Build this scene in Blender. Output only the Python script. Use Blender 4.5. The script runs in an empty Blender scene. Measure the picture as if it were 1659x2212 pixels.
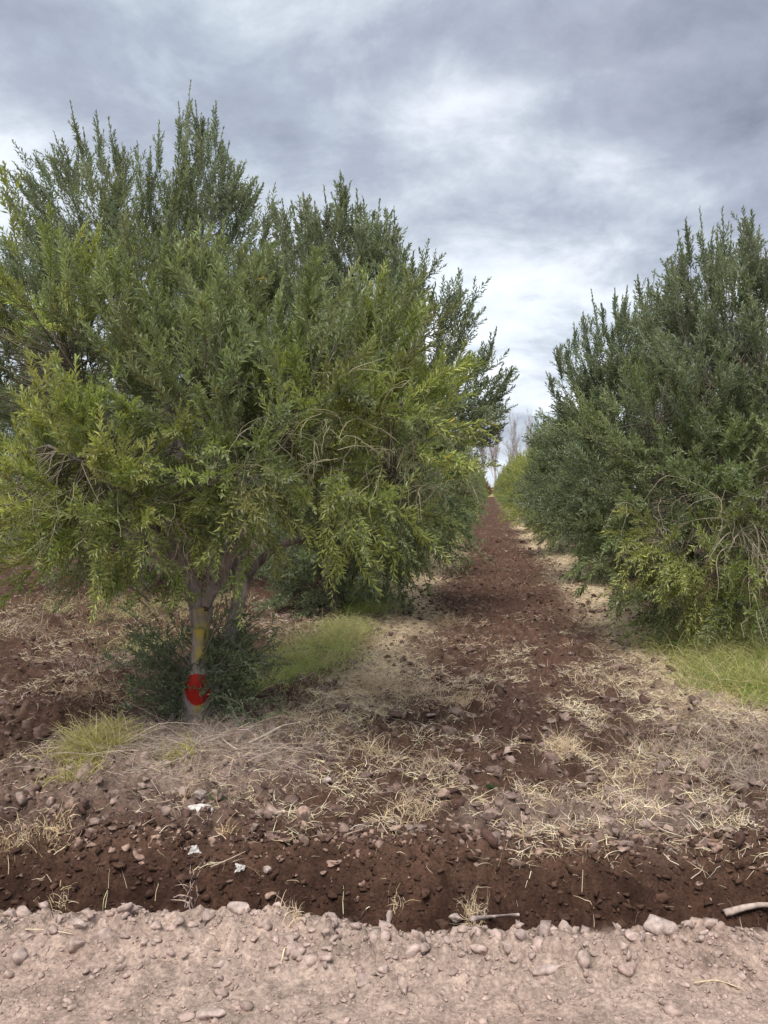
import bpy, math, random
import numpy as np
from mathutils import Vector

# ------------------------------------------------------------------ camera, sky, sun, exposure
SC = bpy.context.scene
COL = SC.collection
YAW = math.atan(225.5 / 1703.0)
PITCH = math.atan(51.0 / 1703.0)
CAMH = 1.6
cam_d = bpy.data.cameras.new("camera")
cam = bpy.data.objects.new("camera", cam_d)
COL.objects.link(cam)
cam_d.sensor_fit = 'VERTICAL'
cam_d.sensor_height = 36.0
cam_d.lens = 36.0 * 1703.0 / 2212.0
cam_d.clip_end = 6000
cam_d.clip_start = 0.05
cam.location = (0, 0, CAMH)
cam.rotation_euler = (math.pi / 2 - PITCH, 0, YAW)
SC.camera = cam
SC.view_settings.view_transform = 'Standard'
SC.view_settings.look = 'None'
SC.view_settings.exposure = 1.50
SC.view_settings.gamma = 1.0
SC.cycles.max_bounces = 6
SC.cycles.diffuse_bounces = 3
SC.cycles.transmission_bounces = 3
SC.cycles.transparent_max_bounces = 4

FWD = np.array([-math.sin(YAW), math.cos(YAW)])
RGT = np.array([math.cos(YAW), math.sin(YAW)])

def P(px, py, d):
    """point seen at px, py of a 1659 x 2212 frame, d metres ahead (horizontal depth)"""
    a = (px - 829.5) / 1703.0
    b = (1106.0 - py) / 1703.0
    # camera space ray (right, up, forward)
    fy = math.cos(PITCH) + b * math.sin(PITCH)
    fz = -math.sin(PITCH) + b * math.cos(PITCH)
    k = d / fy
    xy = FWD * d + RGT * a * k
    return np.array([xy[0], xy[1], CAMH + fz * k])

def G(px, py, z=0.0):
    """ground point (height z) seen at px, py"""
    b = (1106.0 - py) / 1703.0
    fy = math.cos(PITCH) + b * math.sin(PITCH)
    fz = -math.sin(PITCH) + b * math.cos(PITCH)
    d = (z - CAMH) / fz * fy
    return P(px, py, d)[:2]

SUN_EL = math.radians(60)
SUN_AZ = math.radians(192)      # compass-like angle from +Y, clockwise: behind the camera, a little left
sun_d = bpy.data.lights.new("sun", 'SUN')
sun_d.energy = 1.5
sun_d.angle = math.radians(28)
sun_d.color = (1.0, 0.96, 0.90)
sun = bpy.data.objects.new("sun", sun_d)
COL.objects.link(sun)
sd = Vector((math.sin(SUN_AZ) * math.cos(SUN_EL), math.cos(SUN_AZ) * math.cos(SUN_EL), math.sin(SUN_EL)))
sun.rotation_euler = sd.to_track_quat('Z', 'Y').to_euler()

W = bpy.data.worlds.new("World")
SC.world = W
W.use_nodes = True
def build_world():
    nt = W.node_tree
    nt.nodes.clear()
    N = nt.nodes.new
    L = nt.links.new
    out = N('ShaderNodeOutputWorld')
    sky = N('ShaderNodeTexSky')
    sky.sky_type = 'NISHITA'
    sky.sun_disc = False
    sky.sun_elevation = SUN_EL
    sky.sun_rotation = SUN_AZ
    bg1 = N('ShaderNodeBackground'); bg1.inputs[1].default_value = 0.05
    L(sky.outputs[0], bg1.inputs[0])
    tc = N('ShaderNodeTexCoord')
    sep = N('ShaderNodeSeparateXYZ'); L(tc.outputs['Generated'], sep.inputs[0])
    def M(op, a, b=None, c=None):
        m = N('ShaderNodeMath'); m.operation = op
        for i, v in enumerate((a, b, c)):
            if v is None: continue
            if isinstance(v, (int, float)): m.inputs[i].default_value = v
            else: L(v, m.inputs[i])
        return m.outputs[0]
    zc = M('ADD', M('MAXIMUM', sep.outputs[2], 0.0), 0.30)
    u = M('DIVIDE', sep.outputs[0], zc)
    v = M('DIVIDE', sep.outputs[1], zc)
    comb = N('ShaderNodeCombineXYZ')
    L(u, comb.inputs[0]); L(v, comb.inputs[1])
    def noise(scale, detail, rough, dist, off):
        mp = N('ShaderNodeMapping'); L(comb.outputs[0], mp.inputs[0])
        mp.inputs['Location'].default_value = off
        n = N('ShaderNodeTexNoise')
        n.inputs['Scale'].default_value = scale
        n.inputs['Detail'].default_value = detail
        n.inputs['Roughness'].default_value = rough
        n.inputs['Distortion'].default_value = dist
        L(mp.outputs[0], n.inputs['Vector'])
        return n.outputs['Fac']
    n1 = noise(1.9, 8.0, 0.55, 0.15, (3.1, 1.7, 0.4))
    n2 = noise(4.5, 9.0, 0.62, 0.3, (8.3, 4.2, 2.2))
    base = M('ADD', M('MULTIPLY_ADD', n1, 1.35, -0.08), M('MULTIPLY_ADD', n2, 0.75, -0.375))
    # broad darker and brighter banks of the cloud deck, by direction
    def bank(px, py, sx, amp, sz=None):
        p = P(px, py, 10.0) - np.array([0, 0, CAMH])
        p = p / np.linalg.norm(p)
        sz = sz or sx
        dx = M('SUBTRACT', sep.outputs[0], float(p[0]))
        dz = M('SUBTRACT', sep.outputs[2], float(p[2]))
        q = M('ADD', M('MULTIPLY', M('MULTIPLY', dx, dx), 1 / sx ** 2), M('MULTIPLY', M('MULTIPLY', dz, dz), 1 / sz ** 2))
        return M('MULTIPLY', M('EXPONENT', M('MULTIPLY', q, -1.0)), amp)
    s = base
    for (px, py, sx, amp, sz) in [
        (985, 230, 0.075, 0.17, 0.065), (1000, 520, 0.10, -0.0, 0.05), (1320, 470, 0.22, -0.16, 0.055),
        (980, 440, 0.10, -0.10, 0.06), (1100, 660, 0.16, 0.12, 0.10), (700, 350, 0.10, -0.06, 0.06), (200, 20, 0.18, -0.12, 0.035),
        (470, 70, 0.16, 0.07, 0.05), (30, 330, 0.10, 0.14, 0.05), (1560, 200, 0.18, -0.03, 0.09),
        (1380, 340, 0.10, 0.10, 0.02), (1150, 500, 0.18, -0.10, 0.03), (1130, 850, 0.2, 0.10, 0.12), (560, 420, .08, .10, .05), (860,270,.08,.08,.03), (1250,60,.3,-.03,.1)]:
        if amp: s = M('ADD', s, bank(px, py, sx, amp, sz))
    cr = N('ShaderNodeValToRGB')
    L(s, cr.inputs[0])
    e = cr.color_ramp.elements
    e[0].position = 0.05; e[0].color = (0.075, 0.085, 0.118, 1)
    e[1].position = 0.98; e[1].color = (0.40, 0.42, 0.45, 1)
    x = e.new(0.48); x.color = (0.168, 0.189, 0.228, 1)
    x = e.new(0.62); x.color = (0.226, 0.251, 0.286, 1)
    x = e.new(0.78); x.color = (0.320, 0.346, 0.380, 1)
    # faint warm-mauve tint in parts
    n3 = noise(1.3, 2.0, 0.5, 0.0, (0.3, 5.2, 9.2))
    mixc = N('ShaderNodeMixRGB'); mixc.blend_type = 'MULTIPLY'
    L(M('MULTIPLY', M('MAXIMUM', M('SUBTRACT', n3, 0.45), 0.0), 2.2), mixc.inputs[0])
    L(cr.outputs[0], mixc.inputs[1]); mixc.inputs[2].default_value = (1.0, 0.95, 0.955, 1)
    bg2 = N('ShaderNodeBackground'); bg2.inputs[1].default_value = 1.0
    L(mixc.outputs[0], bg2.inputs[0])
    mx = N('ShaderNodeMixShader'); mx.inputs[0].default_value = 0.96
    L(bg1.outputs[0], mx.inputs[1]); L(bg2.outputs[0], mx.inputs[2])
    L(mx.outputs[0], out.inputs[0])
build_world()

# ------------------------------------------------------------------ helpers
rng = np.random.default_rng(11)

def tag(o, label=None, cat=None, group=None, kind=None):
    if label: o['label'] = label
    if cat: o['category'] = cat
    if group: o['group'] = group
    if kind: o['kind'] = kind
    return o

def empty(name, loc):
    o = bpy.data.objects.new(name, None)
    o.location = tuple(float(v) for v in loc)
    o.empty_display_size = 0.2
    COL.objects.link(o)
    return o

def mesh_from(name, V, F, mat, parent=None, col=None, smooth=False, colname='tint'):
    """V (n,3); F list of (m,k) arrays of equal k or one array"""
    me = bpy.data.meshes.new(name)
    if not isinstance(F, list): F = [F]
    F = [f for f in F if len(f)]
    V = np.asarray(V, dtype=np.float32)
    me.vertices.add(len(V))
    me.vertices.foreach_set('co', V.ravel())
    nl = sum(f.size for f in F)
    npoly = sum(len(f) for f in F)
    me.loops.add(nl)
    me.loops.foreach_set('vertex_index', np.concatenate([f.ravel() for f in F]).astype(np.int32))
    me.polygons.add(npoly)
    sizes = np.concatenate([np.full(len(f), f.shape[1]) for f in F])
    st = np.concatenate([[0], np.cumsum(sizes)[:-1]]).astype(np.int32)
    me.polygons.foreach_set('loop_start', st)
    me.polygons.foreach_set('loop_total', sizes.astype(np.int32))
    me.polygons.foreach_set('use_smooth', np.full(npoly, smooth))
    me.update(calc_edges=True)
    if col is not None:
        a = me.color_attributes.new(name=colname, type='FLOAT_COLOR', domain='POINT')
        c = np.ones((len(V), 4), dtype=np.float32)
        c[:, :3] = col
        a.data.foreach_set('color', c.ravel())
    me.materials.append(mat)
    o = bpy.data.objects.new(name, me)
    COL.objects.link(o)
    if parent is not None: o.parent = parent
    return o

def nrm(v):
    return v / np.maximum(np.linalg.norm(v, axis=-1, keepdims=True), 1e-9)

def hash2(ix, iy, seed):
    h = (ix.astype(np.int64) * 374761393 + iy.astype(np.int64) * 668265263 + seed * 1442695041) & 0xffffffff
    h = ((h ^ (h >> 13)) * 1274126177) & 0xffffffff
    h = h ^ (h >> 16)
    return (h & 0xffffff) / float(0x1000000)

def vnoise(x, y, seed=0):
    ix = np.floor(x); iy = np.floor(y)
    fx = x - ix; fy = y - iy
    fx = fx * fx * fx * (fx * (fx * 6 - 15) + 10); fy = fy * fy * fy * (fy * (fy * 6 - 15) + 10)
    a = hash2(ix, iy, seed); b = hash2(ix + 1, iy, seed)
    c = hash2(ix, iy + 1, seed); d = hash2(ix + 1, iy + 1, seed)
    return (a + (b - a) * fx + (c - a) * fy + (a - b - c + d) * fx * fy) * 2 - 1

def fbm(x, y, oct=4, seed=0, rough=0.5):
    s = 0; a = 1; t = 0
    for i in range(oct):
        s = s + a * vnoise(x + 17.3 * i, y - 9.1 * i, seed + i)
        t += a; a *= rough; x = x * 2.03 + 0.37 * y; y = y * 2.03 - 0.2 * x
    return s / t

def lumps(x, y, seed, keep=1.0, rmin=0.25, rmax=0.6):
    """rounded clods, one per cell: 0..1 high"""
    ix = np.floor(x); iy = np.floor(y)
    best = np.zeros_like(x)
    for dx in (-1, 0, 1):
        for dy in (-1, 0, 1):
            cx = ix + dx; cy = iy + dy
            jx = cx + 0.15 + 0.7 * hash2(cx, cy, seed); jy = cy + 0.15 + 0.7 * hash2(cx, cy, seed + 1)
            r = rmin + (rmax - rmin) * hash2(cx, cy, seed + 2)
            on = hash2(cx, cy, seed + 3) < keep
            q = 1 - ((x - jx) ** 2 + (y - jy) ** 2) / (r * r)
            best = np.maximum(best, np.where(on, np.sqrt(np.maximum(q, 0)) * r / rmax, 0))
    return best

def sst(a, b, x):
    t = np.clip((x - a) / (b - a), 0, 1)
    return t * t * (3 - 2 * t)

def cam_ad(x, y):
    return x * RGT[0] + y * RGT[1], x * FWD[0] + y * FWD[1]

ROW_L, ROW_R, ROW_LL, ROW_RR = -1.9, 2.35, -5.6, 6.6

def zones(x, y):
    a, d = cam_ad(x, y)
    wig = 0.05 * vnoise(x * 1.3, y * 0.7, 41) + 0.025 * vnoise(x * 5, y * 1.1, 42)
    s = d + 0.03 * a - 2.835 + wig
    z = {}
    z['s'] = s
    z['road'] = 1 - sst(-0.05, 0.02, s)
    z['trench'] = sst(-0.02, 0.03, s) * (1 - sst(0.48, 0.76, s + 0.10 * vnoise(x * 4, y * 4, 43)))
    z['field'] = sst(0.45, 0.8, s)
    near = z['field'] * (1 - sst(4.3, 5.6, y + 0.5 * vnoise(x * 1.1, y, 44)))
    n = fbm(x * 1.1, y * 1.1, 3, 45)
    isl = np.exp(-(((x + 1.8) / .8) ** 2 + ((y - 4.35) / 0.62) ** 2))
    z['island'] = isl
    rb = np.exp(-((x - 2.75) / 0.9) ** 2) * sst(3.4, 3.9, y + .15 * x)
    z['dust'] = np.clip(near * (0.02 + 0.60 * sst(-0.15, 0.5, n) * np.exp(-((x - 0.3) / 1.3) ** 2)) + 1.3 * isl * z['field'] - .8 * np.exp(-((x + .55) / .45) ** 2 - ((y - 3.9) / .7) ** 2) + 0.9 * rb * (1 - sst(6, 8, y)), 0, 1)
    bl = np.exp(-((x - ROW_L - 0.85 + 0.15 * vnoise(y * 0.5, y * 0 + 3, 46)) / 0.30) ** 2)
    br = np.exp(-((x - ROW_R + 0.85 + 0.15 * vnoise(y * 0.5, y * 0 + 9, 47)) / 0.34) ** 2)
    mid = np.exp(-((x - ROW_L) / 0.8) ** 2) + np.exp(-((x - ROW_R) / 0.8) ** 2)
    z['berm'] = np.clip((bl * sst(4.6, 6.0, y) + br * sst(5.0, 6.5, y)) * z['field'], 0, 1)
    z['under'] = np.clip(mid, 0, 1) * sst(5.5, 7, y)
    z['path'] = np.exp(-((x - 0.25) / 0.95) ** 4) * sst(5, 8, y)
    return z

def H(x, y, fine=True):
    z = zones(x, y)
    s = z['s']
    h = 0.035 * fbm(x * 0.5, y * 0.5, 3, 1) * sst(0, 1, np.abs(y - 0) / 3)
    # trench
    lip = np.exp(-((s + 0.13) / 0.13) ** 2) * 0.045
    cut = -0.27 * sst(-0.01, 0.12, s) * (1 - sst(0.24, 0.60, s))
    rim = 0.03 * np.exp(-((s - 0.66) / 0.12) ** 2)
    h = h + lip + cut + rim
    # rows and verges stand a little proud, the ploughed strip is sunk
    f = z['field']
    rows = sum(np.exp(-((x - c) / 0.95) ** 4) for c in (ROW_L, ROW_R, ROW_LL, ROW_RR, -9.8, 10.7))
    h = h + f * sst(5.5, 8, y) * (0.11 * rows - 0.03)
    h = h + f * z['island'] * 0.13
    bank = np.exp(-(np.maximum(0, 2.45 + 0.12 * vnoise(y * 2, x * 2, 5) - x) / 0.22) ** 2) * sst(3.6, 4.0, y + .15 * x) * (1 - sst(6.5, 9, y))
    h = h + 0.14 * bank
    ditch = np.exp(-((x + 2.95 + 0.2 * vnoise(y, y * 0, 8)) / 0.22) ** 2) * sst(3.5, 3.9, y) * (1 - sst(6.5, 7.5, y))
    h = h - 0.12 * ditch
    if fine:
        fadefar = 1 - sst(20, 60, y)
        rough = f * (0.35 + 0.75 * (1 - np.clip(z['under'] + z['berm'] * 0.5, 0, 1)))
        leftf = sst(-2.4, -3.2, x)
        h = h + (rough + 0.5 * leftf * f) * 0.060 * fbm(x * 2.6, y * 2.6, 4, 11, 0.6)
        h = h + rough * 0.055 * lumps(x * 7, y * 7, 21, 0.55, 0.2, 0.62) * (1 - leftf * .35)
        h = h + rough * 0.028 * lumps(x * 15, y * 15, 25, 0.7, 0.2, 0.6) * fadefar
        h = h + f * 0.010 * lumps(x * 34, y * 34, 29, 0.8, 0.2, 0.6) * (1 - sst(8, 16, y))
        h = h + z['trench'] * (0.075 * fbm(x * 5, y * 9, 5, 15, 0.7) - .03 * np.abs(fbm(x * 6, y * 6, 3, 16)) + 0.034 * lumps(x * 11, y * 14, 18, 0.6) + .018 * lumps(x * 45, y * 45, 19, .7))
        rd = z['road']
        ll = np.exp(-((s + 0.14) / 0.16) ** 2)
        h = h + rd * (0.012 * fbm(x * 3, y * 3, 4, 31, 0.55) + 0.003 * fbm(x * 30, y * 30, 3, 32))
        dens = 0.35 + 0.4 * ll
        h = h + rd * (0.013 + 0.035 * ll) * lumps(x * 13, y * 13, 33, 0.35, 0.15, 0.5)
        h = h + rd * .0045 * lumps(x * 75, y * 75, 34, 0.7, 0.2, 0.55)
        h = h + ll * rd * 0.03 * lumps(x * 19, y * 19, 36, 0.8, 0.25, 0.6)
        h = h + rd * (0.009 + 0.006 * ll) * lumps(x * 38, y * 38, 39, 0.5, 0.15, 0.55)
    return h

def Hs(x, y):
    return float(H(np.array([float(x)]), np.array([float(y)]))[0])

def hit(px, py, up=0.0):
    """first point of the real ground along the line of sight"""
    b = (1106.0 - py) / 1703.0
    fy = math.cos(PITCH) + b * math.sin(PITCH); fz = -math.sin(PITCH) + b * math.cos(PITCH)
    d = np.geomspace(2.0, 60, 1500); k = d / fy
    a = (px - 829.5) / 1703.0
    X = FWD[0] * d + RGT[0] * a * k; Y = FWD[1] * d + RGT[1] * a * k
    i = int(np.argmax(H(X, Y) + up >= CAMH + fz * k))
    return X[i], Y[i], float(H(X[i:i + 1], Y[i:i + 1])[0])

# ------------------------------------------------------------------ materials
def mat_base(name):
    m = bpy.data.materials.new(name)
    m.use_nodes = True
    nt = m.node_tree
    nt.nodes.clear()
    return m, nt, nt.nodes.new, nt.links.new

def soil_material():
    m, nt, N, L = mat_base("soil")
    out = N('ShaderNodeOutputMaterial'); b = N('ShaderNodeBsdfPrincipled')
    L(b.outputs[0], out.inputs[0])
    at = N('ShaderNodeAttribute'); at.attribute_name = 'tint'
    tc = N('ShaderNodeTexCoord')
    def noise(s, d, r=.6):
        n = N('ShaderNodeTexNoise'); n.inputs['Scale'].default_value = s; n.inputs['Detail'].default_value = d
        n.inputs['Roughness'].default_value = r
        L(tc.outputs['Object'], n.inputs['Vector']); return n
    n1 = noise(9, 6, .65); n2 = noise(70, 4, .6)
    r1 = N('ShaderNodeMapRange'); L(n1.outputs['Fac'], r1.inputs[0])
    r1.inputs[1].default_value = .3; r1.inputs[2].default_value = .7; r1.inputs[3].default_value = .62; r1.inputs[4].default_value = 1.40
    r2 = N('ShaderNodeMapRange'); L(n2.outputs['Fac'], r2.inputs[0])
    r2.inputs[1].default_value = .3; r2.inputs[2].default_value = .7; r2.inputs[3].default_value = .62; r2.inputs[4].default_value = 1.40
    mu = N('ShaderNodeMath'); mu.operation = 'MULTIPLY'; L(r1.outputs[0], mu.inputs[0]); L(r2.outputs[0], mu.inputs[1])
    vm = N('ShaderNodeVectorMath'); vm.operation = 'SCALE'
    L(at.outputs['Color'], vm.inputs[0]); L(mu.outputs[0], vm.inputs['Scale'])
    L(vm.outputs[0], b.inputs['Base Color'])
    b.inputs['Roughness'].default_value = 0.95
    b.inputs['Specular IOR Level'].default_value = 0.15
    bp = N('ShaderNodeBump'); bp.inputs['Strength'].default_value = 0.8; bp.inputs['Distance'].default_value = 0.02
    n3 = noise(55, 7, .7)
    L(n3.outputs['Fac'], bp.inputs['Height']); L(bp.outputs[0], b.inputs['Normal'])
    return m

def stone_material(name='stone'):
    m, nt, N, L = mat_base(name)
    out = N('ShaderNodeOutputMaterial'); b = N('ShaderNodeBsdfPrincipled')
    L(b.outputs[0], out.inputs[0])
    at = N('ShaderNodeAttribute'); at.attribute_name = 'tint'
    tc = N('ShaderNodeTexCoord')
    n = N('ShaderNodeTexNoise'); n.inputs['Scale'].default_value = 45; n.inputs['Detail'].default_value = 6
    L(tc.outputs['Object'], n.inputs['Vector'])
    r = N('ShaderNodeMapRange'); L(n.outputs['Fac'], r.inputs[0])
    r.inputs[1].default_value = .3; r.inputs[2].default_value = .7; r.inputs[3].default_value = .6; r.inputs[4].default_value = 1.3
    vm = N('ShaderNodeVectorMath'); vm.operation = 'SCALE'
    L(at.outputs['Color'], vm.inputs[0]); L(r.outputs[0], vm.inputs['Scale'])
    L(vm.outputs[0], b.inputs['Base Color'])
    b.inputs['Roughness'].default_value = 0.92; b.inputs['Specular IOR Level'].default_value = 0.2
    bp = N('ShaderNodeBump'); bp.inputs['Strength'].default_value = 0.5; bp.inputs['Distance'].default_value = 0.006
    L(n.outputs['Fac'], bp.inputs['Height']); L(bp.outputs[0], b.inputs['Normal'])
    return m

def leaf_material(name, under=(0.26, 0.30, 0.22), underamt=0.5, transl=0.30, rough=0.45):
    m, nt, N, L = mat_base(name)
    out = N('ShaderNodeOutputMaterial'); b = N('ShaderNodeBsdfPrincipled')
    at = N('ShaderNodeAttribute'); at.attribute_name = 'tint'
    geo = N('ShaderNodeNewGeometry')
    k = N('ShaderNodeMath'); k.operation = 'MULTIPLY'; L(geo.outputs['Backfacing'], k.inputs[0]); k.inputs[1].default_value = underamt
    mx = N('ShaderNodeMixRGB'); L(k.outputs[0], mx.inputs[0]); L(at.outputs['Color'], mx.inputs[1]); mx.inputs[2].default_value = (*under, 1)
    L(mx.outputs[0], b.inputs['Base Color'])
    b.inputs['Roughness'].default_value = rough
    b.inputs['Specular IOR Level'].default_value = 0.35
    t = N('ShaderNodeBsdfTranslucent')
    g = N('ShaderNodeMixRGB'); g.blend_type = 'MULTIPLY'; g.inputs[0].default_value = 1.0
    L(at.outputs['Color'], g.inputs[1]); g.inputs[2].default_value = (1.25, 1.35, 0.75, 1)
    L(g.outputs[0], t.inputs[0])
    ms = N('ShaderNodeMixShader'); ms.inputs[0].default_value = transl
    L(b.outputs[0], ms.inputs[1]); L(t.outputs[0], ms.inputs[2]); L(ms.outputs[0], out.inputs[0])
    return m

def bark_material(name, c1, c2, paint=False):
    m, nt, N, L = mat_base(name)
    out = N('ShaderNodeOutputMaterial'); b = N('ShaderNodeBsdfPrincipled')
    L(b.outputs[0], out.inputs[0])
    tc = N('ShaderNodeTexCoord')
    mp = N('ShaderNodeMapping'); mp.inputs['Scale'].default_value = (1, 1, 0.25)
    L(tc.outputs['Object'], mp.inputs[0])
    n = N('ShaderNodeTexNoise'); n.inputs['Scale'].default_value = 38; n.inputs['Detail'].default_value = 7; n.inputs['Roughness'].default_value = .7
    L(mp.outputs[0], n.inputs['Vector'])
    n2 = N('ShaderNodeTexNoise'); n2.inputs['Scale'].default_value = 9; n2.inputs['Detail'].default_value = 4
    L(tc.outputs['Object'], n2.inputs['Vector'])
    cr = N('ShaderNodeValToRGB'); L(n.outputs['Fac'], cr.inputs[0])
    cr.color_ramp.elements[0].position = .32; cr.color_ramp.elements[0].color = (*c1, 1)
    cr.color_ramp.elements[1].position = .68; cr.color_ramp.elements[1].color = (*c2, 1)
    mxl = N('ShaderNodeMixRGB'); mxl.blend_type = 'MULTIPLY'; mxl.inputs[0].default_value = .7
    cr2 = N('ShaderNodeValToRGB'); L(n2.outputs['Fac'], cr2.inputs[0])
    cr2.color_ramp.elements[0].position = .35; cr2.color_ramp.elements[0].color = (.55, .52, .5, 1)
    cr2.color_ramp.elements[1].position = .65; cr2.color_ramp.elements[1].color = (1.15, 1.1, 1.1, 1)
    L(cr.outputs[0], mxl.inputs[1]); L(cr2.outputs[0], mxl.inputs[2])
    col = mxl.outputs[0]
    b.inputs['Roughness'].default_value = 0.9
    b.inputs['Specular IOR Level'].default_value = 0.2
    if paint:
        at = N('ShaderNodeAttribute'); at.attribute_name = 'tint'      # r = red paint, g = yellow paint
        sp = N('ShaderNodeSeparateColor'); L(at.outputs['Color'], sp.inputs[0])
        def edge(src, lo, hi):
            ad = N('ShaderNodeMath'); ad.operation = 'ADD'; L(src, ad.inputs[0])
            sc_ = N('ShaderNodeMath'); sc_.operation = 'MULTIPLY_ADD'; L(n.outputs['Fac'], sc_.inputs[0]); sc_.inputs[1].default_value = .35; sc_.inputs[2].default_value = -.175
            L(sc_.outputs[0], ad.inputs[1])
            r = N('ShaderNodeMapRange'); r.interpolation_type = 'SMOOTHSTEP'; L(ad.outputs[0], r.inputs[0]); r.inputs[1].default_value = lo; r.inputs[2].default_value = hi
            return r.outputs[0]
        fy = edge(sp.outputs[1], .15, .95); fr = edge(sp.outputs[0], .22, .50)
        my = N('ShaderNodeMixRGB'); L(fy, my.inputs[0]); L(col, my.inputs[1]); my.inputs[2].default_value = (.46, .36, .08, 1)
        mr = N('ShaderNodeMixRGB'); L(fr, mr.inputs[0]); L(my.outputs[0], mr.inputs[1]); mr.inputs[2].default_value = (.38, .020, .012, 1)
        col = mr.outputs[0]
        rr = N('ShaderNodeMapRange'); L(fr, rr.inputs[0]); rr.inputs[3].default_value = .9; rr.inputs[4].default_value = .5
        L(rr.outputs[0], b.inputs['Roughness'])
    L(col, b.inputs['Base Color'])
    bp = N('ShaderNodeBump'); bp.inputs['Strength'].default_value = 0.7; bp.inputs['Distance'].default_value = 0.012
    L(n.outputs['Fac'], bp.inputs['Height']); L(bp.outputs[0], b.inputs['Normal'])
    return m

def tint_material(name, rough=.9, transl=0.0):
    m, nt, N, L = mat_base(name)
    out = N('ShaderNodeOutputMaterial'); b = N('ShaderNodeBsdfPrincipled')
    at = N('ShaderNodeAttribute'); at.attribute_name = 'tint'
    L(at.outputs['Color'], b.inputs['Base Color'])
    b.inputs['Roughness'].default_value = rough; b.inputs['Specular IOR Level'].default_value = .2
    if transl:
        t = N('ShaderNodeBsdfTranslucent'); L(at.outputs['Color'], t.inputs[0])
        ms = N('ShaderNodeMixShader'); ms.inputs[0].default_value = transl
        L(b.outputs[0], ms.inputs[1]); L(t.outputs[0], ms.inputs[2]); L(ms.outputs[0], out.inputs[0])
    else: L(b.outputs[0], out.inputs[0])
    return m

M_SOIL = soil_material()
M_STONE = stone_material()
M_LEAF = leaf_material('olive_leaf')
M_BARK = bark_material('olive_bark', (.085, .070, .060), (.27, .235, .215))
M_BARKP = bark_material('painted_olive_bark', (.16, .138, .125), (.47, .41, .385), paint=True)
M_TWIG = tint_material('twig', .85)
M_STRAW = tint_material('straw', .8, .15)
M_GRASS = tint_material('grass_blade', .6, .35)

# ------------------------------------------------------------------ ground
def soil_colour(x, y):
    z = zones(x, y)
    n1 = fbm(x * 3, y * 3, 4, 61); n2 = fbm(x * 12, y * 12, 3, 65)
    def c(*v): return np.array(v)[None, :]
    k = lambda a: a[:, None]
    field = c(.080, .045, .032) * (1 + .25 * k(n1)) + 0 * k(x)
    lf = sst(-2.3, -3.2, x)
    field = field * (1 + .12 * k(lf) + .2 * k(z['path']))
    dusty = c(.325, .24, .195) * (1 + .15 * k(n1))
    straw = c(.52, .40, .27) * (1 + .25 * k(n2))
    col = field + (dusty - field) * k(np.clip(z['dust'] * (0.75 + .5 * n2), 0, 1))
    # scattered pale crumbs lying on the tilth
    cr = lumps(x * 9, y * 9, 71, .45, .2, .5)
    col = col + (dusty * .85 - col) * k(sst(.35, .8, cr) * .30 * z['field'])
    bm = np.clip(z['berm'] * (0.85 + .9 * n1), 0, 1)
    col = col + (straw - col) * k(bm * .8)
    un = np.clip(z['under'] * (0.5 + 1.0 * n1), 0, 1)
    col = col + (c(.15, .13, .065) - col) * k(un * .6)
    tr = c(.060, .031, .021) * (1 + .35 * k(n1) + .25 * k(n2))
    tr2 = c(.10, .055, .037) * (1 + .2 * k(n2))
    tcol = tr + (tr2 - tr) * k(sst(.42, .62, z['s'] + .06 * n1))
    col = col + (tcol - col) * k(np.clip(z['trench'], 0, 1))
    road = c(.400, .300, .245) * (1 + .07 * k(n1) + .07 * k(n2))
    pat = sst(.1, .6, fbm(x * 1.4, y * 1.4, 3, 81))
    road = road + (c(.35, .245, .198) - road) * k(pat * .45)
    col = col + (road - col) * k(z['road'] * (1 - sst(-.03, .03, z['s'])))
    far = sst(150, 158, y)
    col = col + (c(.48, .40, .20) - col) * k(far)
    return np.clip(col, .005, .8)

def axis(segs):
    out = []
    v = segs[0][0]
    for (a, b, f) in segs:
        v = a
        while v < b:
            out.append(v); v += f(v)
    out.append(segs[-1][1])
    return np.array(out)

gx = axis([(0, 3.3, lambda v: .0115), (3.3, 1500, lambda v: .012 * (v / 3.3) ** 1.35)])
gx = np.unique(np.concatenate([-gx, gx]))
gy = axis([(-60, -8, lambda v: 4), (-8, 1.8, lambda v: .12), (1.8, 5.0, lambda v: .0095), (5.0, 200, lambda v: .0033 * v ** 1.05), (200, 3000, lambda v: .06 * v)])
XX, YY = np.meshgrid(gx, gy)
xf = XX.ravel(); yf = YY.ravel()
zf = H(xf, yf) * (1 - sst(180, 260, np.hypot(xf, yf)))
nx, ny = len(gx), len(gy)
idx = np.arange(nx * ny).reshape(ny, nx)
F = np.stack([idx[:-1, :-1], idx[:-1, 1:], idx[1:, 1:], idx[1:, :-1]], -1).reshape(-1, 4)
ground = mesh_from('ground', np.stack([xf, yf, zf], -1), F, M_SOIL, col=soil_colour(xf, yf), smooth=True)
tag(ground, 'red brown ploughed orchard soil with a pale dusty track and a trench in front', 'ground', kind='structure')
print('ground verts', nx, ny)

# ------------------------------------------------------------------ clods, stones
def ico(sub):
    import bmesh
    bm = bmesh.new(); bmesh.ops.create_icosphere(bm, subdivisions=sub, radius=1.0)
    v = np.array([x.co[:] for x in bm.verts]); f = np.array([[q.index for q in p.verts] for p in bm.faces])
    bm.free(); return v, f
ICO1, ICO2, ICO3 = ico(1), ico(2), ico(3)

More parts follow.
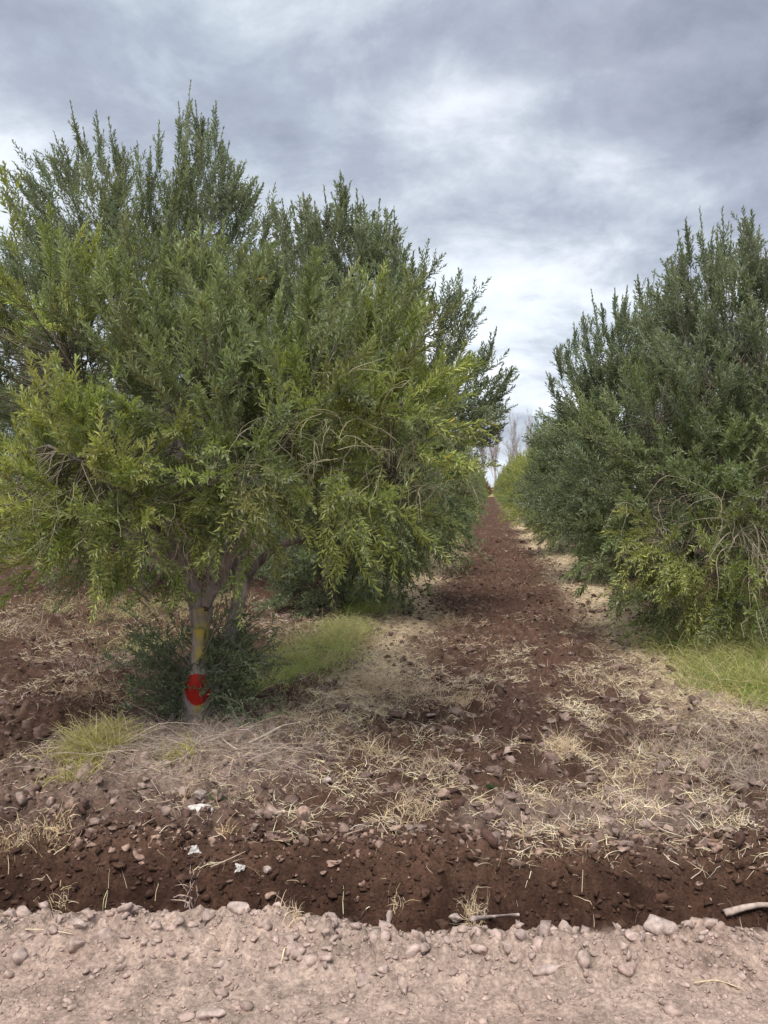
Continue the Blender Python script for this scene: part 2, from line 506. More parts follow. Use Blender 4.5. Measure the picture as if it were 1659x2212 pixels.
def rock_shape(ic, r, squash=.7, rough=.25, facets=0):
    v, f = ic
    v = v.copy()
    for _ in range(7):
        k = r.normal(size=3); k /= np.linalg.norm(k)
        v *= (1 + rough * .5 * np.sin(v @ k * r.uniform(1.5, 5.5) + r.uniform(0, 6)))[:, None]
    for _ in range(facets):
        k = r.normal(size=3); k /= np.linalg.norm(k)
        h = r.uniform(.38, .8); dd = np.maximum(v @ k - h, 0)
        v -= dd[:, None] * k * .95
    v = v * np.array([1, r.uniform(.7, 1), squash])
    return v, f

def scatter_rocks(name, pts, sizes, cols, ic, seed, label, cat, facets=4, sink=.38):
    r = np.random.default_rng(seed)
    shapes = [rock_shape(ic, r, r.uniform(.45, .9), .35, facets)[0] * np.array([1.12, .92, 1]) for _ in range(16)]
    f = ic[1]; nv = len(ic[0]); n = len(pts)
    V = np.empty((n, nv, 3)); C = np.empty((n, nv, 3))
    h = H(pts[:, 0], pts[:, 1])
    an = r.uniform(0, 2 * math.pi, n); w = r.integers(0, 16, n)
    S = np.array(shapes)[w]
    ca, sa = np.cos(an)[:, None], np.sin(an)[:, None]
    V[:, :, 0] = S[:, :, 0] * ca - S[:, :, 1] * sa
    V[:, :, 1] = S[:, :, 0] * sa + S[:, :, 1] * ca
    V[:, :, 2] = S[:, :, 2]
    V *= sizes[:, None, None]
    V[:, :, 0] += pts[:, 0:1]; V[:, :, 1] += pts[:, 1:2]; V[:, :, 2] += (h + sizes * (.5 - sink))[:, None]
    C[:] = cols[:, None, :]
    V += r.normal(size=V.shape) * sizes[:, None, None] * .045
    FF = (f[None] + (np.arange(n) * nv)[:, None, None]).reshape(-1, 3)
    o = mesh_from(name, V.reshape(-1, 3), FF, M_STONE, col=C.reshape(-1, 3), smooth=True)
    return tag(o, label, cat, kind='stuff')

def wedge(n, d0, d1, r, spread=.56, pw=1.0):
    """random ground points in the part of the land in front of the camera, d0..d1 away"""
    d = d0 + (d1 - d0) * r.random(n) ** pw
    a = r.uniform(-spread, spread, n) * d
    return np.stack([FWD[0] * d + RGT[0] * a, FWD[1] * d + RGT[1] * a], -1)

r = np.random.default_rng(5)
# lip of the track
n = 1300
a_ = r.uniform(-2.6, 2.7, n); s_ = r.normal(-.13, .10, n)
s_ = np.clip(s_, -.55, .01)
d_ = 2.835 - .03 * a_ + s_
pl = FWD[None] * d_[:, None] + RGT[None] * a_[:, None]
sz = np.clip(r.lognormal(math.log(.0075), .75, n), .003, .036)
cl = np.array([.405, .305, .262])[None] * r.uniform(.8, 1.12, n)[:, None]
pr = wedge(9500, 1.6, 3.0, r, .75)
k = cam_ad(pr[:, 0], pr[:, 1]); pr = pr[(k[1] + .03 * k[0] - 2.835) < -.05]
szr = np.clip(r.lognormal(math.log(.0036), .68, len(pr)), .0018, .026)
clr = np.array([.40, .296, .25])[None] * r.uniform(.78, 1.12, len(pr))[:, None]
scatter_rocks('road_clods', np.concatenate([pl, pr]), np.concatenate([sz, szr]), np.concatenate([cl, clr]), ICO2, 7,
              'pale dusty soil clods lying over the foreground track', 'soil clods')
pf = wedge(17000, 3.3, 10.5, r, .60, 1.35)
k = cam_ad(pf[:, 0], pf[:, 1]); pf = pf[(k[1] + .03 * k[0] - 2.835) > .62]
zz = zones(pf[:, 0], pf[:, 1])
szf = np.clip(r.lognormal(math.log(.0092), .68, len(pf)), .004, .055) 
mixd = np.clip(zz['dust'] + r.normal(.28, .32, len(pf)) - .25 * (pf[:, 0] < -2.4) - .22 * (pf[:, 1] < 3.9), 0, 1)[:, None]
clf = (np.array([.10, .056, .044])[None] * (1 - mixd) + np.array([.31, .225, .19])[None] * mixd) * r.uniform(.8, 1.15, len(pf))[:, None]
# rim of the trench: small stones in a line
nr = 700
a_ = r.uniform(-2.6, 2.8, nr); s_ = r.normal(.64, .07, nr)
d_ = 2.835 - .03 * a_ + s_
prm = FWD[None] * d_[:, None] + RGT[None] * a_[:, None]
srm = np.clip(r.lognormal(math.log(.010), .55, nr), .004, .030)
crm = np.array([.30, .20, .155])[None] * r.uniform(.55, 1.3, nr)[:, None]
a_ = r.uniform(-2.6, 2.8, 6500); s_ = r.uniform(.18, .74, 6500)
d_ = 2.835 - .03 * a_ + s_
ptw = FWD[None] * d_[:, None] + RGT[None] * a_[:, None]
stw = np.clip(r.lognormal(math.log(.0055), .7, 6500), .002, .026)
ctw = np.array([.078, .042, .029])[None] * r.uniform(.5, 1.35, 6500)[:, None]
pfar = wedge(5000, 9.5, 26, r, .2, 1.2) + RGT * r.uniform(1.2, 1.6, (5000, 1))
kk = np.abs(pfar[:, 0] - .25) < 1.3; pfar = pfar[kk]; nf = len(pfar)
sfar = np.clip(r.lognormal(math.log(.016), .5, nf), .008, .06)
cfar = np.array([.095, .052, .041])[None] * r.uniform(.6, 1.6, nf)[:, None]
scatter_rocks('field_clods', np.concatenate([pf, prm, ptw, pfar]), np.concatenate([szf, srm, stw, sfar]), np.concatenate([clf, crm, ctw, cfar]), ICO2, 8,
              'brown and mauve soil clods and small stones covering the ploughed ground', 'soil clods')

def stone(px, py, sz, col, label, squash=.7, facets=5, name='stone', elong=1.0, rot=0., seed=1, z=0., group=None):
    rr = np.random.default_rng(seed)
    v, f = rock_shape(ICO3, rr, squash, .22, facets)
    sz = sz * (1.22 if py < 1900 else 1.)
    v = v * np.array([elong, 1, 1]) * sz
    v = v + .022 * sz * rr.normal(size=v.shape)
    x, y, h = hit(px, py)
    o = mesh_from(name, v, f, M_STONE, col=np.array(col)[None] * np.ones((len(v), 1)), smooth=True)
    o.location = (x, y, h + sz * squash * (.62 if py < 1900 else .35)); o.rotation_euler = (0, 0, rot + YAW)
    return tag(o, label, 'stone', group)

ST = [
 (427, 1752, .045, (.62, .56, .52), 'broad white flat stone on the far rim of the trench', .38, 1.55, -.15, 3),
 (655, 1778, .038, (.40, .27, .21), 'large upright tan stone on the far trench rim right of the white stone', 1.15, .75, .2, 4),
 (577, 1772, .028, (.33, .225, .18), 'smaller tan stone just left of the large upright tan one', 1.05, .8, .1, 5),
 (433, 1722, .034, (.42, .33, .29), 'mauve stone directly behind the white flat stone', .6, 1.1, 0, 6),
 (395, 1718, .030, (.38, .29, .25), 'mauve stone behind the left end of the white flat stone', .8, 1., .4, 7),
 (955, 1730, .030, (.34, .235, .19), 'rounded tan stone beside a dark clod in the middle of the field edge', .8, 1.1, 0, 8),
 (1065, 1772, .040, (.31, .215, .18), 'wide brown stone on the rim right of the middle of the trench', .65, 1.25, 0, 9),
 (1100, 1812, .016, (.42, .31, .25), 'small pale egg shaped stone just below the wide brown stone', 1.1, .8, 0, 10),
 (1215, 1806, .026, (.30, .20, .15), 'brown stone on the right part of the trench rim', .8, 1., 0, 11),
 (850, 1795, .022, (.36, .25, .20), 'flat tan stone on the rim between the upright stone and the wide brown one', .5, 1.5, .2, 12),
 (1132, 1777, .018, (.35, .25, .21), 'small round stone beside the upright straw on the rim', .9, 1, 0, 13),
 (1545, 1835, .024, (.32, .21, .16), 'brown stone on the trench rim near the right edge of the photo', .7, 1.2, 0, 14),
 (1440, 1800, .020, (.36, .26, .21), 'tan stone on the right rim where the straw begins', .8, 1, 0, 15),
 (705, 1693, .024, (.42, .34, .31), 'pale knobbly stone in the brown soil above the upright tan stone', .8, 1, 0, 16),
 (90, 1598, .05, (.20, .125, .10), 'dark lump of earth in the ploughed ground at the far left', .8, 1.1, .4, 17),
 (42, 1738, .035, (.28, .20, .17), 'mauve brown lump beside the straw heap at the left edge', .9, .8, .3, 18),
 (172, 2010, .026, (.45, .35, .31), 'flat topped clod on the track at the lower left', .6, 1.2, 0, 19),
 (163, 2045, .035, (.40, .295, .255), 'big rounded clod on the track just below the flat topped one', .75, 1.1, .5, 20),
 (1125, 2025, .022, (.43, .33, .30), 'round clod on the track below the trench in the right half', .9, 1, 0, 21),
 (1355, 2100, .026, (.40, .29, .25), 'rounded clod on the track in the lower right', .8, .9, 1.1, 22),
 (1180, 2097, .032, (.43, .33, .29), 'wide low clod on the track left of the lower right one', .5, 1.5, 0, 23),
 (1515, 2030, .022, (.42, .32, .28), 'small clod on the track near the right edge', .7, 1, 0, 24),
 (700, 2070, .020, (.43, .32, .28), 'small clod on the track in the middle foreground', .7, 1, .6, 25),
 (455, 2195, .030, (.42, .32, .28), 'half cut clod at the bottom edge left of the middle', .6, 1.4, 0, 26),
 (985, 2002, .035, (.43, .34, .305), 'pale clod on the trench lip right beside the middle straw tuft', .8, 1.0, 0, 27),
 (1430, 2010, .045, (.42, .33, .29), 'largest pale clod on the trench lip toward the right', .7, 1.3, 0, 28),
 (840, 1985, .030, (.42, .33, .29), 'pale clod on the trench lip in the middle', .75, 1.2, .3, 29),
 (515, 1975, .032, (.43, .34, .30), 'pale clod on the trench lip left of the middle', .75, 1.2, .1, 30),
 (575, 1888, .016, (.40, .31, .27), 'small round stone on the dark trench wall beside a scrap of plastic', .9, 1, .1, 31),
]
for (px, py, sz, col, lab, sq, el, ro, sd_) in ST:
    stone(px, py, sz, col, lab, sq, 5, 'stone' if 'stone' in lab else 'soil_clod', el, ro, sd_)['category'] = 'stone' if 'stone' in lab else 'clod'

# scraps of white film on the trench wall
def scrap(px, py, sz, label, seed):
    rr = np.random.default_rng(seed)
    n = 7
    gxy = np.stack(np.meshgrid(np.linspace(-1, 1, n), np.linspace(-1, 1, n)), -1).reshape(-1, 2)
    ang = np.arctan2(gxy[:, 1], gxy[:, 0])
    rad = 1 + .35 * np.sin(ang * 3 + rr.uniform(0, 6)) + .2 * np.sin(ang * 7)
    v = np.zeros((n * n, 3)); v[:, :2] = gxy * rad[:, None] * sz * np.array([1, .6])
    v[:, 2] = sz * .55 * (rr.random(n * n) - .1 + .9 * gxy[:, 1])
    ii = np.arange(n * n).reshape(n, n)
    f = np.stack([ii[:-1, :-1], ii[:-1, 1:], ii[1:, 1:], ii[1:, :-1]], -1).reshape(-1, 4)
    v2 = v - np.array([0, 0, .0012]); f2 = f[:, ::-1] + n * n
    rim = np.concatenate([ii[0, :], ii[1:, -1], ii[-1, -2::-1], ii[-2:0:-1, 0]])
    side = np.stack([rim, np.roll(rim, -1), np.roll(rim, -1) + n * n, rim + n * n], -1)[:, ::-1]
    x, y, h = hit(px, py)
    o = mesh_from('plastic_scrap', np.concatenate([v, v2]), np.concatenate([f, f2, side]), M_STRAW, col=np.array([.66, .62, .58])[None])
    o.location = (x, y, h + .008); o.rotation_euler = (.5, 0, YAW + .3)
    tag(o, label, 'litter')
scrap(420, 1842, .020, 'crumpled white scrap high on the dark trench wall above the dry weed', 1)
scrap(518, 1884, .018, 'small white scrap on the trench wall next to a round stone', 2)

# ------------------------------------------------------------------ blades and straws
def ribbons(base, yaw, length, width, pitch, curl, follow=True, wob=.25, seed=0, seg=4, sag=1.0):
    """thin tapering blades; base (n,3) on the ground; pitch 0 = lying, 1.4 = upright"""
    rr = np.random.default_rng(seed)
    n = len(base)
    pts = np.empty((n, seg + 1, 3)); pts[:, 0] = base
    y = yaw.copy(); p = pitch.copy()
    for i in range(seg):
        st = length / seg
        d = np.stack([np.cos(y) * np.cos(p), np.sin(y) * np.cos(p), np.sin(p)], -1)
        pts[:, i + 1] = pts[:, i] + d * st[:, None]
        y = y + rr.normal(0, wob, n); p = p - curl / seg + rr.normal(0, wob * .4, n)
    if follow:
        q = pts[:, 1:].reshape(-1, 3)
        hh = H(q[:, 0], q[:, 1])
        q[:, 2] = np.maximum(q[:, 2], hh + .004)
        pts[:, 1:] = q.reshape(n, seg, 3)
    t = np.linspace(0, 1, seg + 1)
    w = width[:, None] * (1 - .75 * t)[None]
    tang = nrm(np.gradient(pts, axis=1))
    rv = nrm(rr.normal(size=(n, 1, 3)) * np.array([1, 1, .6]))
    side = nrm(np.cross(tang, np.broadcast_to(rv, tang.shape)))
    A = pts + side * w[..., None]; B = pts - side * w[..., None]
    V = np.stack([A, B], 2).reshape(n, -1, 3)
    k = 2 * np.arange(seg)
    f = np.stack([k, k + 1, k + 3, k + 2], -1)
    FF = (f[None] + (np.arange(n) * 2 * (seg + 1))[:, None, None]).reshape(-1, 4)
    return V.reshape(-1, 3), FF, 2 * (seg + 1)

def blades(name, xy, length, width, pitch, curl, cols, mat, label, cat, seed, wob=.25, seg=4, kind='stuff', parent=None, lift=.004, yaw=None, group=None):
    rr = np.random.default_rng(seed)
    n = len(xy)
    base = np.column_stack([xy, H(xy[:, 0], xy[:, 1]) + lift])
    V, FF, k = ribbons(base, rr.uniform(0, 2 * math.pi, n) if yaw is None else yaw, length, width, pitch, curl, True, wob, seed + 1, seg)
    o = mesh_from(name, V, FF, mat, col=np.repeat(cols, k, 0), parent=parent)
    return tag(o, label, cat, group, kind) if label else o

def strawcol(n, r, base=(.55, .42, .26), v=.25):
    c = np.array(base)[None] * r.uniform(1 - v, 1 + v, n)[:, None]
    c[:, 2] *= r.uniform(.8, 1.15, n)
    return np.clip(c, 0, .9)

# straw over the field, denser on the verges and in patches
r = np.random.default_rng(21)
n0 = 470000
pw = wedge(n0, 2.9, 34, r, .62, 1.9)
x, y = pw[:, 0], pw[:, 1]
z = zones(x, y)
patch = sst(.07, .20, fbm(x * 4.4, y * 3.4, 4, 91)) * np.exp(-((x - .35) / 1.5) ** 4)
patch2 = sst(.0, .22, fbm(x * 2.8 + 5, y * 2.0, 3, 93)) * sst(-2.4, -2.9, x)
dens = 1.9 * z['berm'] * (.25 + 1.0 * sst(-.15, .3, fbm(x * 2.2, y * 1.5, 3, 95))) + patch * (1 - sst(7.0, 10.5, y)) * (.35 + .75 * sst(4.4, 5.4, y)) + .05 * patch * (1 - sst(10, 20, y)) + .55 * patch2 * (1 - sst(9, 13, y)) + .018
isl = np.exp(-(((x + 1.4) / .9) ** 2 + ((y - 4.9) / .75) ** 2))
gap = np.exp(-(((x + 2.1) / .9) ** 2 + ((y - 9.0) / .9) ** 2))
dens = dens + .14 * isl * (z['s'] > .9) + .5 * gap
dens = dens * z['field'] + .005 * z['trench'] * (z['s'] > .2)
keep = r.random(n0) < np.clip(dens, 0, 1) * .9
xy = pw[keep]; n = len(xy)
print('straws', n)
far = np.clip(xy[:, 1] / 9, 1, 3)
blades('dry_straw', xy, r.uniform(.025, .11, n) * (far ** .5), r.uniform(.0007, .0021, n) * far, r.uniform(-.1, .8, n), r.uniform(0, 1.2, n),
       strawcol(n, r, (.84, .67, .48), .32), M_STRAW, 'pale dry straw matted along the row verges and over the ploughed strip', 'straw', 22, .26)

# grey-mauve dry brush lying in front of the painted tree
r = np.random.default_rng(23)
n = 750
c = G(400, 1665)
xy = c[None] + r.normal(size=(n, 2)) * np.array([.32, .17])
al = r.normal(0, .8, n) + YAW + math.pi * (r.random(n) < .5)
blades('dry_brush', xy, r.uniform(.15, .5, n), r.uniform(.0010, .0022, n), r.uniform(.0, .45, n), r.uniform(.3, 1.3, n),
       strawcol(n, r, (.40, .315, .265), .4), M_TWIG, 'heap of grey dry brushwood in front of the painted olive trunk', 'brushwood', 24, .3, 6, yaw=al)
n = 1300
c = G(470, 1640)
xy = c[None] + r.normal(size=(n, 2)) * np.array([.34, .24])
blades('dry_weeds', xy, r.uniform(.05, .2, n), r.uniform(.0006, .0015, n), r.uniform(.2, 1.3, n), r.uniform(.3, 1.3, n),
       strawcol(n, r, (.36, .30, .255)), M_TWIG, 'grey withered weeds around the foot of the painted olive', 'dry weeds', 26, .4, 4)
n = 2600
c = G(1600, 1640)
xy = c[None] + r.normal(size=(n, 2)) * np.array([.42, .42]) + np.array([.15, .0])
blades('withered_weeds', xy, r.uniform(.06, .3, n), r.uniform(.0007, .0016, n), r.uniform(.2, 1.2, n), r.uniform(.3, 1.3, n),
       strawcol(n, r, (.40, .32, .25)), M_TWIG, 'grey tangled dry weeds on the bank at the right edge', 'dry weeds', 28, .4, 5)

def grass(name, pts, n, label, seed, base=(.19, .25, .075), hgt=.2, dry=.25):
    rr = np.random.default_rng(seed)
    w = np.array([p[4] for p in pts]); w = w / w.sum()
    k = rr.choice(len(pts), n, p=w)
    c = np.array([G(p[0], p[1]) for p in pts])[k]; s = np.array([(p[2], p[3]) for p in pts])[k]
    xy = c + np.clip(rr.normal(size=(n, 2)), -2.6, 2.6) * s * .55
    nn = fbm(xy[:, 0] * 4, xy[:, 1] * 4, 3, seed)
    kp = rr.random(n) < np.clip(.55 + 1.6 * fbm(xy[:, 0] * 6, xy[:, 1] * 6, 3, seed + 7), .05, 1)
    xy = xy[kp]; nn = nn[kp]; n = len(xy)
    col = np.array(base)[None] * rr.uniform(.75, 1.6, n)[:, None]
    dr = rr.random(n) < dry + .4 * nn
    col[dr] = strawcol(dr.sum(), rr, (.60, .52, .28))
    return blades(name, xy, hgt * rr.uniform(.3, 1.25, n) * (1 + .9 * nn), rr.uniform(.0012, .0028, n), rr.uniform(.5, 1.5, n), rr.uniform(.4, 1.9, n), col, M_GRASS, label, 'grass', seed + 1, .2, 4)
grass('grass', [(610, 1460, .38, .5, 1.), (690, 1420, .35, .7, 1.), (740, 1385, .3, .8, .6), (560, 1480, .3, .3, .4)], 17000, 'fresh light green grass growing between the painted tree and the next one', 101, hgt=.14, dry=.46, base=(.36, .42, .13))
grass('grass', [(800, 1320, .30, .9, 1.), (770, 1290, .3, 1., .8), (880, 1240, .25, 2.0, .6)], 9000, 'light green grass at the foot of the second olive on the left of the path', 103, hgt=.22, dry=.22, base=(.36, .43, .12))
grass('grass', [(1560, 1450, .45, .75, 1.), (1640, 1500, .40, .55, 1.), (1500, 1415, .35, .7, .7), (1680, 1430, .5, .8, .6)], 24000, 'tall soft green grass under the near olive on the right', 105, base=(.28, .33, .09), hgt=.24, dry=.42)
grass('grass', [(190, 1665, .16, .12, 1.), (160, 1700, .14, .1, .8), (250, 1640, .15, .12, .5), (380, 1690, .2, .07, .2)], 3600, 'yellow green grass patch in front left of the painted tree', 107, base=(.38, .36, .10), hgt=.13, dry=.45)
grass('grass', [(230, 1330, .9, 1.3, 1.), (420, 1310, .7, 1.0, .8), (330, 1390, .5, .5, .5)], 6000, 'sparse green and dry grass behind the painted tree on the left', 109, base=(.2, .23, .09), hgt=.2, dry=.6)

def tuft(px, py, n, hgt, spread, label, seed, base=(.62, .50, .30), pitch=(.3, 1.4), mat=None, name='dry_tuft', z=0, cat='dry tuft', wid=1.):
    rr = np.random.default_rng(seed)
    x, y, h = hit(px, py)
    xy = np.array([x, y])[None] + rr.normal(size=(n, 2)) * spread
    o = blades(name, xy, hgt * rr.uniform(.4, 1.1, n), rr.uniform(.0009, .002, n) * wid, rr.uniform(*pitch, n), rr.uniform(.2, 1.8, n), strawcol(n, rr, np.array(base) * (1.08, 1.05, 1.2)), mat or M_STRAW, label, cat, seed, .35, 4, kind=None)
    me = o.data
    c = np.array([x, y, Hs(x, y)])
    co = np.empty(len(me.vertices) * 3, np.float32); me.vertices.foreach_get('co', co)
    me.vertices.foreach_set('co', (co.reshape(-1, 3) - c).ravel().astype(np.float32)); me.update()
    o.location = tuple(c)
    return o
for i, (px, py, n, hg, sp, lab, b) in enumerate([
    (132, 1962, 45, .07, .018, 'pale grass tuft on the trench lip at the far left', (.62, .5, .3)),
    (632, 1975, 60, .08, .022, 'pale grass tuft on the trench lip left of the middle', (.6, .49, .3)),
    (1020, 1985, 120, .10, .022, 'bushiest straw tuft on the trench lip near the middle', (.62, .51, .32)),
    (862, 1962, 25, .07, .015, 'thin straw tuft on the trench lip between two larger ones', (.6, .48, .3)),
    (45, 1822, 170, .08, .05, 'straw heap on the far rim at the left edge of the photo', (.58, .47, .27)),
    (128, 1802, 150, .08, .045, 'bright straw heap just right of the leftmost heap', (.68, .53, .30)),
    (1215, 1625, 300, .15, .06, 'bright straw tuft standing in the middle of the ploughed strip', (.62, .50, .30)),
    (1412, 1622, 120, .13, .04, 'straw tuft right of the bright standing tuft', (.56, .46, .28)),
    (810, 1625, 200, .15, .07, 'straw tuft at the left of the ploughed strip', (.58, .47, .28)),
    (975, 1350, 260, .18, .10, 'lone straw tuft far up the ploughed strip', (.6, .48, .29)),
    (930, 1500, 380, .14, .12, 'broad straw heap across the ploughed strip', (.6, .48, .30)),
    (1010, 1520, 300, .13, .10, 'straw heap beside the dark hollow in the strip', (.6, .47, .28)),
    (1290, 1480, 300, .13, .14, 'loose straw spread on the right half of the strip', (.56, .45, .28)),
    (1350, 1690, 150, .13, .10, 'tangled straw on the near right of the field', (.58, .46, .27)),
    (890, 1735, 260, .12, .08, 'flattened straw clump above the middle of the trench', (.60, .48, .29)),
    (940, 1660, 220, .12, .09, 'straw lying on pale clods right of the painted tree', (.55, .44, .29)),
    (1190, 1740, 130, .12, .08, 'straw wisp among stones right of the upright straw', (.60, .49, .31)),
    (490, 1800, 30, .10, .025, 'small straw wisp right of the white flat stone', (.70, .52, .26)),
    (620, 1560, 320, .17, .10, 'long dry grass clump right of the painted trunk', (.46, .37, .24)),
    (820, 1480, 420, .18, .13, 'dense straw mound on the verge beside the green grass', (.60, .47, .29)),
    (400, 1720, 60, .09, .03, 'straw wisp on the mauve stones behind the white one', (.62, .50, .31)),
    (1640, 1690, 260, .2, .10, 'grey dry weed clump at the right edge beside a dark hollow', (.42, .35, .26)),
    (200, 1500, 160, .22, .09, 'thin dry stalks in the ploughed ground left of the painted tree', (.45, .32, .19)),
    (60, 1370, 300, .22, .2, 'straw clump on the ploughed ground at the left edge', (.52, .41, .27)),
    (230, 1440, 300, .2, .18, 'pale straw clump left of the painted tree', (.52, .41, .28)),
]):
    tuft(px, py, n, hg, sp, lab, 300 + i, b)
tuft(412, 1955, 26, .16, .012, 'dry forked weed on the near side of the trench left of the middle', 333, (.46, .36, .27), (.4, 1.4), M_TWIG, 'dry_weed', cat='weed', wid=1.5)
tuft(1062, 1705, 22, .05, .006, 'small green weed in the brown soil at the middle', 340, (.05, .09, .03), (.5, 1.4), M_GRASS, 'green_weed', cat='weed', wid=2)
tuft(480, 1722, 40, .05, .05, 'faint green weed in the dry brush before the painted tree', 341, (.10, .14, .05), (.5, 1.4), M_GRASS, 'green_weed', cat='weed', wid=2)

# ------------------------------------------------------------------ tubes
def tubes(paths, radii, sides=6, seed=0, rough=0.0):
    """paths (n,m,3), radii (n,m)"""
    paths = np.asarray(paths, float); radii = np.asarray(radii, float)
    n, m, _ = paths.shape
    tang = nrm(np.gradient(paths, axis=1))
    ref = np.where(np.abs(tang[:, :1, 2:3]) > .9, np.array([1., 0, 0]), np.array([0, 0, 1.]))
    u = nrm(np.cross(tang, np.broadcast_to(ref, tang.shape))); v = np.cross(tang, u)
    an = np.arange(sides) * 2 * math.pi / sides
    rr = radii[:, :, None] * np.ones(sides)
    if rough:
        g = np.random.default_rng(seed)
        ph = g.uniform(0, 6, (n, 1, 1)); i_ = np.arange(m)[None, :, None]
        rr = rr * (1 + rough * np.sin(an[None, None] * 2 + ph + i_ * .35) + rough * .6 * np.sin(an[None, None] * 3 - ph * 2 - i_ * .5) + rough * .5 * g.normal(size=(n, m, sides)))
    V = paths[:, :, None, :] + rr[..., None] * (u[:, :, None, :] * np.cos(an)[None, None, :, None] + v[:, :, None, :] * np.sin(an)[None, None, :, None])
    i = np.arange(m - 1)[:, None] * sides; j = np.arange(sides)[None]; j2 = (j + 1) % sides
    f = np.stack([i + j, i + j2, i + sides + j2, i + sides + j], -1).reshape(-1, 4)
    FF = (f[None] + (np.arange(n) * m * sides)[:, None, None]).reshape(-1, 4)
    return V.reshape(-1, 3), FF, m * sides

def smooth_path(pts, m):
    pts = np.asarray(pts, float)
    k = len(pts)
    t = np.linspace(0, k - 1, m); out = np.empty((m, pts.shape[1]))
    P_ = np.vstack([2 * pts[0] - pts[1], pts, 2 * pts[-1] - pts[-2]])
    for q, tt in enumerate(t):
        i = min(int(tt), k - 2); f = tt - i
        a, b, c, d = P_[i], P_[i + 1], P_[i + 2], P_[i + 3]
        out[q] = .5 * ((2 * b) + (-a + c) * f + (2 * a - 5 * b + 4 * c - d) * f * f + (-a + 3 * b - 3 * c + d) * f ** 3)
    return out

# ------------------------------------------------------------------ foliage
def leaves(base, dirs, length, droop, tint, M, ll, lw, r, ang0=.95, ang1=.42, t0=.08):
    """leafy shoots -> V,F,C plus stem curve points"""
    N = len(base)
    t = np.linspace(t0, 1.0, M)[None] + r.uniform(-.02, .02, (N, M))
    L_ = length[:, None]
    g = np.array([0, 0, -1.0])
    bp = base[:, None] + dirs[:, None] * (L_ * t)[..., None] + g * (droop[:, None] * L_ * t * t)[..., None]
    tg = nrm(dirs[:, None] + g * (2 * droop[:, None] * t)[..., None])
    rf = nrm(r.normal(size=(N, 1, 3)))
    u = nrm(np.cross(tg, np.broadcast_to(rf, tg.shape))); v = np.cross(tg, u)
    ph = (np.arange(M) * 2.4)[None] + r.normal(0, .35, (N, M))
    rad = u * np.cos(ph)[..., None] + v * np.sin(ph)[..., None]
    an = ang0 + (ang1 - ang0) * t + r.normal(0, .16, (N, M))
    ld = tg * np.cos(an)[..., None] + rad * np.sin(an)[..., None]
    ln = ll * (1 - .35 * np.clip(t, 0, 1) ** 3) * r.uniform(.65, 1.15, (N, M))
    ld = nrm(ld - g * .10)
    side = nrm(np.cross(ld, rad) + .45 * r.normal(size=ld.shape)); side = nrm(side - ld * np.sum(side * ld, -1, keepdims=True))
    up = np.cross(side, ld)
    up = up * np.where(np.sum(up * (-rad + .6 * tg + np.array([0, 0, .5])), -1, keepdims=True) < 0, -1, 1)
    side = np.cross(ld, up)
    w = lw * r.uniform(.75, 1.2, (N, M))
    a = bp
    m1 = bp + ld * (ln * .48)[..., None] + up * (ln * .05)[..., None]
    tip = bp + ld * ln[..., None] - up * (ln * .03)[..., None]
    fold = up * (w * .25)[..., None]
    Lp = m1 + side * (w * .5)[..., None] + fold; Rp = m1 - side * (w * .5)[..., None] + fold
    V = np.stack([a, Rp, tip, Lp], 2).reshape(-1, 3)
    q = np.arange(N * M)[:, None] * 4
    F_ = np.concatenate([q + np.array([[0, 1, 2]]), q + np.array([[0, 2, 3]])])
    c = tint[:, None, :] * r.uniform(.8, 1.2, (N, M, 1))
    tipy = np.clip((t - .6) / .4, 0, 1)[..., None]
    c = c * (1 - .35 * tipy) + np.array([.215, .245, .07]) * .35 * tipy * r.uniform(.4, 1.3, (N, 1, 1))
    yel = r.random((N, M)) < .0012
    c[yel] = (.62, .40, .04)
    C = np.repeat(c.reshape(-1, 3), 4, 0)
    ts = np.linspace(0, 1, 4)[None]
    st = base[:, None] + dirs[:, None] * (L_ * ts)[..., None] + g * (droop[:, None] * L_ * ts * ts)[..., None]
    return V, F_, C, st

